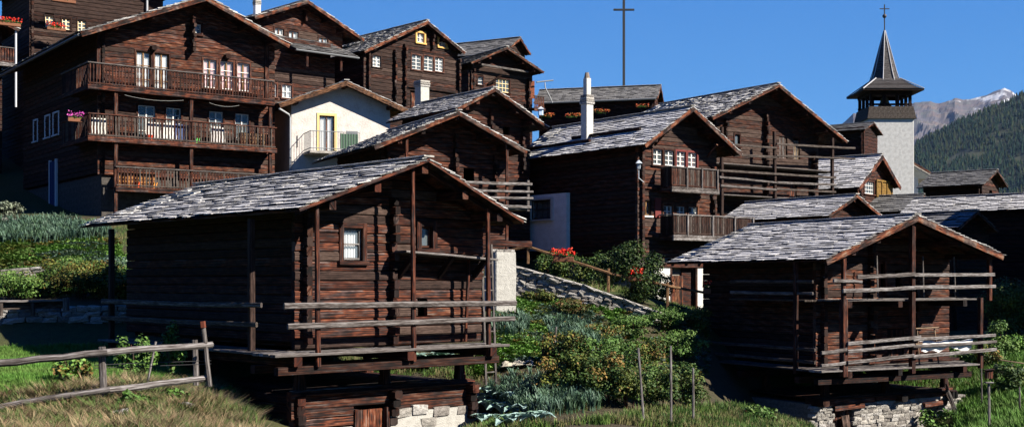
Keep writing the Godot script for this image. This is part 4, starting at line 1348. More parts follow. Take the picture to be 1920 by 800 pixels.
	window(r, FRONT, o3, -2.17, -1.73, 2.83, 3.47, {"nx": 2, "ny": 2, "bm": mat("honey_wood", "grey", lin(0.95, 0.55, 0.22), 0.7), "sm": mat("white_paint", "", lin(0.5, 0.49, 0.46), 0.6)})
	for x in [-0.93, -0.13, 0.67]:
		window(r, FRONT, o3, x, x + 0.56, 2.2, 3.32, {"nx": 2, "ny": 4, "fm": wood(4)})
	plain_wall(r, "shutter", maroon, -1.5, -1.15, 2.75, 3.6, -0.91, -0.85)
	balcony(r, -1.35, 1.55, 0.0, -0.9, 4.05, 4.92, {"mats": [wood(1), wood(3), grey_wood(2)], "hand": grey_wood(1), "gap": 0.115, "bw": 0.1, "edge": grey_wood(1), "left_to": -0.8})
	balcony(r, -1.3, 3.9, 0.05, -0.9, 1.95, 2.85, {"mats": [wood(3), wood(7), grey_wood(2)], "hand": grey_wood(0), "gap": 0.115, "bw": 0.1, "edge": grey_wood(0), "left_to": -0.8})
	for x in [-0.45, 1.15, 2.6, 3.85]:
		bar("baluster_post", r, grey_wood(0), lp(x, 1.9, 0.09), lp(x, 2.88, 0.09), 0.1, 0.08)
	for x in [-0.45, 0.5, 1.5]:
		bar("baluster_post", r, grey_wood(1), lp(x, 3.95, 0.05), lp(x, 4.95, 0.05), 0.09, 0.07)
	log_end_stack(r, 2.2, 1.2, 5.2, -0.92, 0.19, 0.2)
	for x in [-1.6, 1.75]:
		bar("brace", r, wood(4), lp(x, 5.9 if x < 0 else 5.6, -0.8), lp(x, 6.35 if x < 0 else 6.1, -0.2), 0.09, 0.09)
	var lane := world_mat("lane_plaster", "plaster", lin(0.85, 0.85, 0.85), 0.5, 0.95, 0.3)
	var lw := node("lane_wall", r)
	plain_wall(lw, "plaster_wall", lane, -2.62, -2.4, 1.4, 2.86, -9.5, -5.55)
	plain_wall(lw, "plaster_wall", lane, -2.62, -2.4, 3.84, 4.05, -9.5, -5.55)
	plain_wall(lw, "plaster_wall", lane, -2.62, -2.4, 2.86, 3.84, -9.5, -8.19)
	plain_wall(lw, "plaster_wall", lane, -2.62, -2.4, 2.86, 3.84, -6.56, -5.55)
	window(r, LEFT, Vector3(-2.62, 0, 0), -8.15, -6.6, 2.9, 3.8, {"nx": 4, "ny": 2, "bm": wood(1), "fm": mat("stone_frame", "", lin(0.4, 0.39, 0.37), 0.9), "proud": 0.1})
	plain_wall(r, "stone_plinth", world_mat("rubble_mortar", "stone", Color.WHITE, 1.4), -2.3, 2.3, -1.9, 0.99, -8.6, -1.0)
	var lime := world_mat("limewash", "plaster", lin(0.62, 0.61, 0.58), 0.9, 0.95, 0.7)
	var ba := node("basement", r)
	plain_wall(ba, "wall_panel", lime, -1.7, -0.74, -1.9, 0.55, -0.99, -0.7)
	plain_wall(ba, "wall_panel", lime, 1.0, 2.3, -1.9, 0.55, -0.99, -0.7)
	bar("lintel", ba, wood(2), lp(-1.75, 0.66, -0.8), lp(2.35, 0.66, -0.8), 0.32, 0.2, 4, 0.006)
	for x in [-0.68, 0.94]:
		bar("door_post", ba, wood(1), lp(x, -1.9, -0.78), lp(x, 0.56, -0.78), 0.12, 0.2)
	plain_wall(ba, "door_leaf", wood(5), 0.2, 0.86, -1.9, 0.5, -0.97, -0.9)
	door_boards(r, FRONT, Vector3(0, 0, -0.82), -0.6, 0.18, -1.9, 0.2, [wood(4), mat("door_larch", "grey", lin(0.5, 0.22, 0.11), 0.8)], 3)
	for i in 5:
		plain_wall(ba, "beam_end", wood(5), -1.5 + i * 0.85, -1.34 + i * 0.85, 0.78, 0.95, -0.95, -0.45)
	# lantern
	var lt := thing("lantern", "grey wall lantern on a bracket at the chalet's dark corner", "lantern", at(1198, 316, 52.2))
	lt.scale = Vector3.ONE * 0.72
	oy = 0.0
	var zinc := mat("lantern_metal", "", lin(0.3, 0.33, 0.36), 0.4)
	var b := MB.new()
	b.beam(Vector3(0, 0.3, 0), Vector3(0, 0.5, 0), 0.42, 0.42, 0.05, 1, 0, null, 0, 0.2)
	put(b, "hood", zinc, lt)
	b = MB.new()
	b.beam(Vector3(0, -0.02, 0), Vector3(0, 0.3, 0), 0.2, 0.2, 0.03, 1, 0, null, 0, 1.25)
	put(b, "glass_body", mat("milk_glass", "", lin(0.22, 0.25, 0.28), 0.2), lt)
	b = MB.new()
	b.beam(Vector3(0, -0.6, 0), Vector3(0, -0.02, 0), 0.05, 0.05, 0.01)
	put(b, "stem", zinc, lt)
	b = MB.new()
	b.beam(Vector3(0, -0.55, 0), Vector3(0.35, -0.75, -0.6), 0.05, 0.05, 0.01)
	put(b, "bracket", zinc, lt)
	var ko := oy
	oy = -1.9
	for q in [[0.56, -1.6, -6.2], [0.72, -4.4, -9.5]]:  # added dark bars, standing in for the shadow line of a roof step
		bar("step_shadow_bar", r.get_node("roof"), wood(7), lp(-3.04 * q[0], 7.7 - 1.89 * q[0] + 0.06, q[1]), lp(-3.04 * q[0], 7.7 - 1.89 * q[0] + 0.06, q[2]), 0.13, 0.13, 5, 0.01, 0, 1.0, 0.03)
	oy = ko
	# tall chimney
	var c := thing("chimney", "tall slim pale chimney with a stacked stone collar on the long slate roof", "chimney", at(1101, 262, 57), deg_to_rad(38))
	var cm := mat("chimney_pale", "plaster", lin(0.62, 0.6, 0.55), 0.95)
	cm.uv1_triplanar = true
	b = MB.new()
	b.beam(Vector3(0, -0.6, 0), Vector3(0, 1.65, 0), 0.42, 0.42, 0.02)
	put(b, "shaft", cm, c)
	for i in 4:
		b = MB.new()
		b.beam(Vector3(0, 1.65 + i * 0.11, 0), Vector3(0, 1.74 + i * 0.11, 0), 0.52 - 0.02 * i, 0.52 - 0.02 * i, 0.02)
		put(b, "collar_slab", stone_mat(i), c)
	b = MB.new()
	b.beam(Vector3(0, 2.09, 0), Vector3(0, 2.85, 0), 0.28, 0.28, 0.03)
	put(b, "flue", cm, c)
	b = MB.new()
	b.beam(Vector3(0, 2.85, 0), Vector3(0, 3.12, 0), 0.26, 0.26, 0.06, 1, 0, null, 0, 0.7)
	put(b, "cap", mat("chimney_brown", "stone", lin(0.5, 0.42, 0.36), 0.95), c)
	# granary right of it
	r = house({"called": "granary", "cat": "log granary", "label": "large weathered granary with two open rail galleries right of the chimney chalet", "apex": Vector3(14.82, 10.96, -68), "yaw": 34.9, "wl": 5.17, "wr": 5.85, "hl": 2.25, "hr": 2.83, "L": 9.8, "base": 0.5, "x0": -3.9, "x1": 4.5, "zf": -1.3, "course": 0.24, "tones": [6, 3, 6, 2, 6, 1], "shaded_side_tones": [7, 5], "verge": 0.16, "verge_mat": wood(4), "ext": 0.25, "rafters": 1,
		"slate": {"expo": 0.26, "th": 0.04, "wmin": 0.25, "wmax": 0.5, "rough": 2.2}, "splits": [0.25], "openings": [[1.45, 2.1, 6.9, 8.2], [2.6, 3.15, 6.9, 8.1], [-2.15, -1.7, 7.4, 8.1], [2.3, 2.9, 4.6, 5.6]]})
	o3 = Vector3(0, 0, -1.3)
	door_boards(r, FRONT, Vector3(0, 0, -1.4), 1.48, 2.07, 6.9, 8.15, [grey_wood(1), wood(6)])
	door_boards(r, FRONT, Vector3(0, 0, -1.4), 2.63, 3.12, 6.9, 8.05, [mat("pale_board", "grey", lin(0.95, 0.75, 0.5), 0.8), grey_wood(1)])
	window(r, FRONT, o3, -2.12, -1.73, 7.43, 8.07, {"nx": 1, "ny": 1, "fm": wood(5), "bm": wood(1)})
	door_boards(r, FRONT, Vector3(0, 0, -1.4), 2.33, 2.87, 4.6, 5.55, [wood(0)])
	log_end_stack(r, 0.25, 4.6, 9.6, -1.3, 0.24, 0.3)
	log_end_stack(r, -2.9, 7.2, 8.9, -1.3, 0.24, 0.25)
	log_end_stack(r, 4.2, 4.6, 7.7, -1.3, 0.24, 0.25)
	g = node("gallery", r)
	bar("post", g, wood(3), lp(-0.05, 0.6, -0.2), lp(-0.15, 8.25, -0.2), 0.16, 0.16, 5, 0.008)
	bar("post", g, wood(3), lp(4.65, 0.6, -0.2), lp(4.65, 8.2, -0.2), 0.16, 0.16, 5, 0.008)
	bar("post", g, wood(3), lp(-4.2, 0.6, -0.2), lp(-4.2, 8.2, -0.2), 0.16, 0.16, 5, 0.008)
	deck_planks(g, [grey_wood(1), grey_wood(0)], 6.3, -4.6, 5.2, -1.28, -0.25, 4)
	deck_planks(g, [grey_wood(1)], 4.62, -4.6, 5.0, -1.28, -0.25, 4)
	rails(g, [grey_wood(1), grey_wood(2), grey_wood(1)], -0.08, [[-4.2, -0.1, 7.3, 7.32], [-0.1, 6.5, 7.55, 7.72], [-4.2, -0.1, 6.75, 6.8], [-0.1, 6.5, 6.9, 7.1], [-4.5, -0.1, 5.5, 5.4], [-0.1, 4.8, 5.4, 5.5], [-4.4, -0.1, 5.05, 5.0], [-0.1, 4.8, 5.05, 5.08], [-4.5, 4.8, 5.85, 5.9]], 0.08, 0.13)
	# small house with the yellow shutters
	r = house({"called": "small_house", "cat": "house", "label": "small steep gabled house with bright yellow window shutters before the church tower", "apex": Vector3(23.0, 7.86, -76), "yaw": 48.8, "wl": 3.36, "wr": 2.81, "hl": 2.27, "hr": 1.89, "L": 5.2, "base": 0.0, "x0": -2.2, "x1": 2.3, "zf": -0.5, "course": 0.2, "tones": [1, 2, 3], "shaded_side_tones": [7, 5], "verge": 0.26, "verge_mat": wood(2), "slate": {"expo": 0.24, "th": 0.04, "wmin": 0.5, "wmax": 1.1}, "purlins": [0.0, 0.9],
		"openings": [[-1.55, -0.1, 5.3, 6.1]]})
	window(r, FRONT, Vector3(0, 0, -0.5), -1.5, -0.15, 5.33, 6.08, {"nx": 4, "ny": 3, "bm": mat("white_paint", "", lin(0.5, 0.49, 0.46), 0.6), "fm": wood(2)})
	var yl := mat("yellow_shutter", "grey", lin(1.0, 0.62, 0.13), 0.6)
	var sh := node("shutter", r)
	for i in 3:
		plain_wall(sh, "panel", yl, 0.08 + i * 0.75, 0.72 + i * 0.75, 5.35, 6.2, -0.46, -0.42)
	for y in [5.24, 6.2]:
		bar("shutter_rail", sh, yl, lp(0.0, y, -0.4), lp(2.3, y, -0.4), 0.07, 0.13)
	for i in 4:
		bar("shutter_stile", sh, yl, lp(0.03 + i * 0.75, 5.2, -0.39), lp(0.03 + i * 0.75, 6.25, -0.39), 0.1, 0.06)
	window(r, FRONT, Vector3(0, 0, -0.5), -0.1, 0.75, 3.9, 4.7, {"nx": 1, "ny": 1, "fm": mat("pink_render", "", lin(0.55, 0.38, 0.33), 0.9), "frame": 0.2})
	# roofs below it
	r = house({"called": "granary", "cat": "log granary", "label": "low granary whose pale slate roof rises just behind the right granary", "apex": Vector3(16.92, 4.24, -60), "yaw": 35.5, "wl": 2.2, "wr": 1.9, "hl": 1.12, "hr": 0.95, "L": 7.4, "base": -2.0, "x0": -1.6, "x1": 1.5, "zf": -0.6, "course": 0.2, "tones": [1, 5, 2], "shaded_side_tones": [7, 5], "verge": 0.14, "slate": {"expo": 0.19, "th": 0.032, "wmin": 0.4, "wmax": 0.9}, "purlins": [0.0]})
	house({"called": "shed", "cat": "shed", "label": "little slate roofed shed at the foot of the church tower", "apex": Vector3(25.24, 5.3, -75), "yaw": 55.5, "wl": 2.37, "wr": 1.76, "hl": 1.14, "hr": 0.83, "L": 3.0, "base": 0.0, "x0": -1.7, "x1": 1.3, "zf": -0.4, "zb": -2.7, "course": 0.22, "tones": [1, 2], "verge": 0.14, "slate": {"expo": 0.28, "th": 0.035, "wmin": 0.3, "wmax": 0.7, "dark": true}, "purlins": [0.0]})
	house({"called": "barn", "cat": "barn", "label": "dark barn cut by the right edge, long pale slate roof", "apex": Vector3(29.07, 4.67, -64), "yaw": 50.0, "wl": 2.16, "wr": 2.49, "hl": 0.95, "hr": 0.9, "L": 8.2, "base": -4.0, "x0": -1.7, "x1": 2.0, "zf": -0.6, "course": 0.24, "tones": [1, 5], "shaded_side_tones": [7, 5, 7], "verge": 0.16, "slate": {"expo": 0.2, "th": 0.036, "wmin": 0.3, "wmax": 0.8, "rough": 1.5}, "purlins": [0.0]})
	house({"called": "shed", "cat": "shed", "label": "small dark gabled shed right behind the right granary's gable", "apex": Vector3(22.05, 3.33, -58), "yaw": 38.6, "wl": 1.74, "wr": 1.95, "hl": 0.87, "hr": 0.92, "L": 3.2, "base": -3.5, "x0": -1.35, "x1": 1.5, "zf": -0.4, "zb": -2.9, "course": 0.22, "tones": [7, 5], "verge": 0.1, "slate": {"expo": 0.28, "th": 0.04, "wmin": 0.35, "wmax": 0.8, "dark": true}, "purlins": [0.0]})
	house({"called": "chalet", "cat": "chalet", "label": "log chalet standing beyond the right edge of the view", "apex": Vector3(35.2, 8.6, -50), "yaw": 36.0, "wl": 5.0, "wr": 5.0, "hl": 2.2, "hr": 2.2, "L": 11.0, "base": -5.5, "x0": -4.1, "x1": 4.1, "zf": -1.2, "course": 0.3, "tones": [1, 2, 3], "slate": {"single": false}, "purlins": [0.0]})
	house({"called": "barn", "cat": "barn", "label": "small log barn with a dark slate roof right of the church", "apex": Vector3(33.7, 7.71, -85), "yaw": 52.0, "wl": 3.12, "wr": 2.47, "hl": 1.20, "hr": 1.01, "L": 4.6, "base": 0.0, "x0": -2.3, "x1": 1.9, "zf": -0.5, "zb": -4.2, "course": 0.25, "tones": [2, 3], "shaded_side_tones": [7, 5], "verge": 0.12, "slate": {"expo": 0.24, "th": 0.035, "wmin": 0.22, "wmax": 0.45, "dark": true}, "purlins": [0.0], "openings": [[-0.2, 0.5, 5.6, 6.3]]})
	house({"called": "shed", "cat": "shed", "label": "dark shed with a slate roof left of the church tower", "apex": at(1640, 228, 112), "yaw": 55.0, "wl": 2.6, "wr": 2.6, "hl": 0.9, "hr": 0.9, "L": 5.5, "base": 5.0, "x0": -2.0, "x1": 2.0, "zf": -0.4, "course": 0.3, "tones": [7, 5], "verge": 0.1, "slate": {"expo": 0.3, "th": 0.035, "wmin": 0.3, "wmax": 0.6, "dark": true}, "purlins": [0.0]})
	var A := Vector3.ZERO
	# plastered pier at the near granary's right
	A = at(938, 556, 40)
	oy = 0.0
	r = thing("masonry_pier", "rough pale plastered masonry pier between the near granary and the path", "pier", A, deg_to_rad(30))
	var pl := world_mat("pier_plaster", "plaster", lin(0.42, 0.41, 0.38), 0.9, 0.95, 1.0)
	b = MB.new()
	b.beam(Vector3(0, -0.6, 0), Vector3(0, 1.45, 0), 0.78, 0.8, 0.03, 3, 0.01, rng, 0, 0.97)
	put(b, "shaft", pl, r)
	for i in 5:
		put_mesh(stones[i % stones.size()], "stone", stone_mat(i), r, Transform3D(Basis.from_scale(Vector3(0.3, 0.12, 0.35)), Vector3(-0.3 + i * 0.15, 1.48, 0.1 * (i % 2))))
	bar("timber", r, wood(5), Vector3(-1.2, 1.75, 0.0), Vector3(1.1, 1.72, 0.1), 0.18, 0.2, 4, 0.01)


func build_church() -> void:
	oy = 0.0
	var grey := world_mat("tower_render", "plaster", lin(0.55, 0.55, 0.54), 0.45, 0.95, 0.25)
	var x0 := 36.41
	var x1 := 41.03
	var zf := -125.0
	var t := thing("church_tower", "grey rendered church tower with a wooden belfry and a slender shingled spire", "church tower", Vector3((x0 + x1) / 2, 0, zf - 2.31))
	var hw := 2.31
	var b := MB.new()
	b.beam(Vector3(0, 0, 0), Vector3(0, 16.6, 0), hw * 2, hw * 2, 0.04)
	put(b, "shaft", grey, t)
	# belfry skirt of horizontal boards, flaring outwards
	for i in 6:
		var y := 16.45 + i * 0.21
		var k := hw + 0.2 - i * 0.04
		b = MB.new()
		b.off = Vector2(rng.randf(), rng.randf())
		b.beam(Vector3(0, y, 0), Vector3(0, y + 0.22, 0), k * 2, k * 2, 0.02, 1, 0, null, 0, 0.985)
		put(b, "skirt_board", mat("belfry_board", "grey", lin(0.3, 0.27, 0.25), 0.9), t)
	for sx in [-1.0, -0.33, 0.33, 1.0]:
		for sz in [-1.0, -0.33, 0.33, 1.0]:
			if absf(sx) == 1.0 or absf(sz) == 1.0:
				bar("belfry_post", t, wood(7), Vector3(sx * 2.0, 17.6, sz * 2.0), Vector3(sx * 2.0, 19.3, sz * 2.0), 0.28, 0.28)
	for s in [-1, 1]:
		bar("belfry_beam", t, wood(7), Vector3(-2.2, 19.1, s * 2.0), Vector3(2.2, 19.1, s * 2.0), 0.3, 0.35)
		bar("belfry_beam", t, wood(7), Vector3(s * 2.0, 19.1, -1.84), Vector3(s * 2.0, 19.1, 1.84), 0.3, 0.35)
		bar("belfry_beam", t, wood(7), Vector3(-2.2, 17.95, s * 2.0), Vector3(2.2, 17.95, s * 2.0), 0.16, 0.2)
	# bell
	b = MB.new()
	for i in 5:
		var prof := [[0.75, 18.0], [0.6, 18.15], [0.45, 18.5], [0.4, 18.8], [0.2, 19.0], [0.02, 19.05]]
		for j in 14:
			var a0 := TAU * j / 14
			var a1 := TAU * (j + 1) / 14
			var p: Array = prof[i]
			var s: Array = prof[i + 1]
			b.quad(Vector3(cos(a1) * p[0], p[1], sin(a1) * p[0]), Vector3(cos(a0) * p[0], p[1], sin(a0) * p[0]), Vector3(cos(a0) * s[0], s[1], sin(a0) * s[0]), Vector3(cos(a1) * s[0], s[1], sin(a1) * s[0]))
	put(b, "bell", mat("bronze", "", lin(0.12, 0.09, 0.05), 0.5), t)
	# shingled roof: a spreading skirt and an eight-sided spire
	var shingle := mat("shingle_brown", "grey", lin(0.42, 0.42, 0.44), 0.9, 1.0, 1.0)
	var sk := node("skirt_roof", t)
	var E := 3.1
	for f in 4:
		var rot := Basis(Vector3.UP, f * PI / 2)
		var n := 9
		for i in n:
			var q0 := float(i) / n
			var q1 := float(i + 1) / n
			var w0 := lerpf(E, 1.25, q0)
			var w1 := lerpf(E, 1.25, q1)
			var y0 := lerpf(19.35, 20.75, pow(q0, 1.25))
			var y1 := lerpf(19.35, 20.75, pow(q1, 1.25))
			b = MB.new()
			b.off = Vector2(rng.randf(), rng.randf())
			b.quad(rot * Vector3(-w0, y0 + 0.06, w0 + 0.02), rot * Vector3(w0, y0 + 0.06, w0 + 0.02), rot * Vector3(w1, y1, w1), rot * Vector3(-w1, y1, w1), Vector2(0, 0), Vector2(w0, 0), Vector2(w1, 0.35), Vector2(0, 0.35))
			b.quad(rot * Vector3(-w0, y0 - 0.02, w0), rot * Vector3(w0, y0 - 0.02, w0), rot * Vector3(w0, y0 + 0.06, w0 + 0.02), rot * Vector3(-w0, y0 + 0.06, w0 + 0.02))
			put(b, "shingle_course", shingle, sk)
		bar("eave_board", sk, wood(7), rot * Vector3(-E, 19.3, E - 0.06), rot * Vector3(E - 0.04, 19.3, E - 0.06), 0.1, 0.14)
	b = MB.new()
	b.box(Vector3(-3.0, 19.28, -3.0), Vector3(3.0, 19.34, 3.0))
	put(b, "soffit", wood(7), sk)
	var sp := node("spire", t)
	var rad := func(y: float) -> float: return lerpf(1.45, 0.07, clampf((y - 20.4) / (25.9 - 20.4), 0, 1)) + 0.12 * pow(clampf(1 - (y - 20.4) / 1.2, 0, 1), 2)
	for i in 20:
		var y0 := 20.4 + i * 0.275
		var y1 := y0 + 0.285
		var r0: float = rad.call(y0) + 0.012
		var r1: float = rad.call(y1)
		b = MB.new()
		b.off = Vector2(rng.randf(), rng.randf())
		for j in 8:
			var a0 := TAU * (j + 0.5) / 8
			var a1 := TAU * (j + 1.5) / 8
			b.quad(Vector3(sin(a0) * r0, y0, cos(a0) * r0), Vector3(sin(a1) * r0, y0, cos(a1) * r0), Vector3(sin(a1) * r1, y1, cos(a1) * r1), Vector3(sin(a0) * r1, y1, cos(a0) * r1), Vector2(j * 0.3, 0), Vector2(j * 0.3 + 0.3, 0), Vector2(j * 0.3 + 0.3, 0.3), Vector2(j * 0.3, 0.3))
		put(b, "shingle_course", shingle, sp)
	var lead := mat("lead_ridge", "", lin(0.32, 0.32, 0.33), 0.6)
	for j in 8:
		var a := TAU * (j + 0.5) / 8
		b = MB.new()
		b.tube(PackedVector3Array([Vector3(sin(a) * 1.6, 20.42, cos(a) * 1.6), Vector3(sin(a) * 1.2, 21.6, cos(a) * 1.2), Vector3(sin(a) * 0.08, 25.9, cos(a) * 0.08)]), 0.05, 5)
		put(b, "ridge_strip", lead, sp)
	for j in 4:
		var a := TAU * (j + 0.5) / 4
		b = MB.new()
		b.tube(PackedVector3Array([Vector3(sin(a) * 1.25 * 1.414, 20.77, cos(a) * 1.25 * 1.414), Vector3(sin(a) * E * 1.414, 19.42, cos(a) * E * 1.414)]), 0.06, 5)
		put(b, "hip_strip", lead, sk)
	var iron := mat("iron", "", lin(0.03, 0.03, 0.03), 0.5)
	var fin := node("finial", t)
	bar("rod", fin, iron, Vector3(0, 25.8, 0), Vector3(0, 28.6, 0), 0.1, 0.1)
	var ball := SphereMesh.new()
	ball.radius = 0.22
	ball.height = 0.44
	ball.radial_segments = 12
	ball.rings = 6
	put_mesh(ball, "ball", mat("copper_ball", "", lin(0.06, 0.05, 0.05), 0.4), fin, Transform3D(Basis(), Vector3(0, 27.4, 0)))
	bar("cross_arm", fin, iron, Vector3(-0.5, 28.15, 0), Vector3(0.5, 28.15, 0), 0.09, 0.09)
	# nave
	var w := world_mat("nave_white", "plaster", lin(0.7, 0.7, 0.7), 0.5, 0.95, 0.3)
	var nv := thing("church_nave", "white church nave with an orange roof edge behind the tower", "church", Vector3(37.5, 0, -133))
	b = MB.new()
	b.poly(PackedVector3Array([Vector3(-4, 0, 0), Vector3(6.6, 0, 0), Vector3(6.6, 12.0, 0), Vector3(2.0, 14.6, 0), Vector3(-4, 12.0, 0)]), Vector3(0, 0, -14))
	put(b, "wall", w, nv)
	bar("verge_board", nv, wood(4), Vector3(8.2, 11.2, 0.9), Vector3(1.9, 14.9, 0.9), 0.12, 0.22)
	bar("verge_board", nv, wood(4), Vector3(1.9, 14.9, 0.9), Vector3(-5.0, 11.7, 0.9), 0.12, 0.22)
	b = MB.new()
	b.poly(PackedVector3Array([Vector3(1.9, 14.8, 0.95), Vector3(8.3, 11.1, 0.95), Vector3(8.3, 11.1, -14.2), Vector3(1.9, 14.8, -14.2)]), Vector3(0, -0.22, 0))
	put(b, "roof_slope", mat("nave_roof", "slate", lin(0.6, 0.55, 0.5), 0.9), nv)
	b = MB.new()
	b.poly(PackedVector3Array([Vector3(1.9, 14.8, -14.2), Vector3(-5.1, 11.6, -14.2), Vector3(-5.1, 11.6, 0.95), Vector3(1.9, 14.8, 0.95)]), Vector3(0, -0.22, 0))
	put(b, "roof_slope", mat("nave_roof", "slate", lin(0.6, 0.55, 0.5), 0.9), nv)
	b = MB.new()
	b.poly(PackedVector3Array([Vector3(7.9, 11.05, 0.85), Vector3(6.6, 11.05, 0.0), Vector3(2.0, 14.3, 0.0), Vector3(1.9, 14.5, 0.85)]), Vector3(0, -0.08, 0))
	put(b, "soffit", w, nv)
	# tall cross on the skyline
	var c := thing("summit_cross", "tall thin dark cross standing on the skyline above the long roof", "cross", at(1170, 200, 112))
	bar("shaft", c, iron, Vector3(0, -4, 0), Vector3(0, 9.9, 0), 0.22, 0.22)
	bar("arm", c, iron, Vector3(-0.95, 8.85, 0.02), Vector3(0.95, 8.85, 0.02), 0.2, 0.16)


# ---------------------------------------------------------------- ground
var tps := []
var tpw := PackedFloat64Array()


func ground_points() -> Array:
	var P := []
	for q in [[0, 835, 16], [0, 797, 20], [200, 756, 20.5], [380, 738, 22], [300, 815, 17.5], [455, 815, 20], [60, 700, 25], [20, 655, 32.5], [150, 655, 33], [250, 715, 24], [300, 700, 28.5], [500, 835, 23.5], [600, 830, 26], [760, 830, 27.5], [920, 803, 28], [885, 815, 30.2], [700, 845, 26], [870, 830, 28.3], [870, 700, 33], [1000, 770, 27.5], [1100, 775, 28], [1200, 785, 29], [1350, 790, 32], [1000, 700, 31], [950, 650, 35], [1000, 600, 39], [960, 560, 42.5], [1100, 605, 41], [1230, 605, 42], [1300, 590, 44], [1200, 700, 34], [1500, 800, 37.5], [1650, 855, 38], [1560, 850, 38.6], [1760, 840, 40.5], [1830, 780, 41], [1880, 700, 46], [1915, 650, 52], [1900, 790, 38], [1400, 765, 42], [1335, 755, 39], [0, 575, 36], [120, 570, 36], [230, 560, 38], [0, 530, 40], [100, 510, 42], [220, 510, 43], [60, 470, 46], [180, 460, 47], [0, 440, 50], [100, 420, 53], [0, 405, 57], [200, 405, 58], [1000, 514, 46], [1100, 542, 46], [1250, 575, 48], [1050, 518, 52], [1000, 515, 49], [960, 512, 50], [1060, 520, 56], [1150, 545, 52], [1220, 572, 56], [1290, 583, 54]]:
		P.append(at(q[0], q[1], q[2]))
	for q in [[-8.6, 4.0, -65], [-2, 0.5, -52], [-13, 9, -82], [-5.5, 8.3, -84], [0, 8.3, -92], [10, 8.3, -100], [15, 1.6, -70], [24, 1.2, -78], [17, -1.2, -62], [28, -2.6, -64], [38, 2.5, -127], [-100, 30, -150], [120, -14, -150], [110, -16, -50], [-80, 14, -60], [-40, 1, -20], [40, -8, -18], [0, -2.4, 0], [2, -3.0, -14], [-8, -2.3, -10], [14, -4.5, -18], [0, 12, -200], [33, 1.0, -86], [-25, 7.2, -78], [0, -4.0, 30], [-18, 3.2, -62]]:
		P.append(Vector3(q[0], q[1], q[2]))
	return P


func solve_ground() -> void:
	tps = ground_points()
	var n := tps.size()
	var m := n + 3
	var M := []
	for i in m:
		var row := PackedFloat64Array()
		row.resize(m + 1)
		M.append(row)
	for i in n:
		var a: Vector3 = tps[i]
		for j in n:
			var b: Vector3 = tps[j]
			M[i][j] = kern(a.x - b.x, a.z - b.z) + (0.02 if i == j else 0.0)
		for e in [[0, 1.0], [1, a.x], [2, a.z]]:
			M[i][n + e[0]] = e[1]
			M[n + e[0]][i] = e[1]
		M[i][m] = a.y
	for c in m:
		var p := c
		for r in range(c, m):
			if absf(M[r][c]) > absf(M[p][c]): p = r
		var tmp = M[c]
		M[c] = M[p]
		M[p] = tmp
		var rc: PackedFloat64Array = M[c]
		for r in range(c + 1, m):
			var rr: PackedFloat64Array = M[r]
			var f := rr[c] / rc[c]
			if f != 0.0:
				for k in range(c, m + 1):
					rr[k] -= f * rc[k]
				M[r] = rr
	tpw.resize(m)
	for c in range(m - 1, -1, -1):
		var s: float = M[c][m]
		for k in range(c + 1, m):
			s -= M[c][k] * tpw[k]
		tpw[c] = s / M[c][c]


func kern(dx: float, dz: float) -> float:
	var r := dx * dx + dz * dz
	return 0.0 if r < 1e-9 else 0.5 * r * log(r) * 0.01


func raw_height(x: float, z: float) -> float:
	var n := tps.size()
	var s := tpw[n] + tpw[n + 1] * x + tpw[n + 2] * z
	for i in n:
		var p: Vector3 = tps[i]
		var dx := x - p.x
		var dz := z - p.z
		var r := dx * dx + dz * dz
		if r > 1e-9:
			s += tpw[i] * 0.005 * r * log(r)
	return s


func hgt(x: float, z: float) -> float:
	var i := clampi(gx.bsearch(x) - 1, 0, gx.size() - 2)
	var j := clampi(gz.bsearch(z) - 1, 0, gz.size() - 2)
	var w := gx.size()
	var fx := clampf((x - gx[i]) / (gx[i + 1] - gx[i]), 0, 1)
	var fz := clampf((z - gz[j]) / (gz[j + 1] - gz[j]), 0, 1)
	return lerpf(lerpf(hgrid[j * w + i], hgrid[j * w + i + 1], fx), lerpf(hgrid[(j + 1) * w + i], hgrid[(j + 1) * w + i + 1], fx), fz)


func on_ground(px: float, py: float, near := 12.0, far := 70.0) -> Vector3:    # where a ray of the photograph meets the slope
	var d := near
	while d < far:
		var p := at(px, py, d)
		if hgt(p.x, p.z) >= p.y:
			return Vector3(p.x, hgt(p.x, p.z), p.z)
		d += 0.15
	var q := at(px, py, far)
	return Vector3(q.x, hgt(q.x, q.z), q.z)


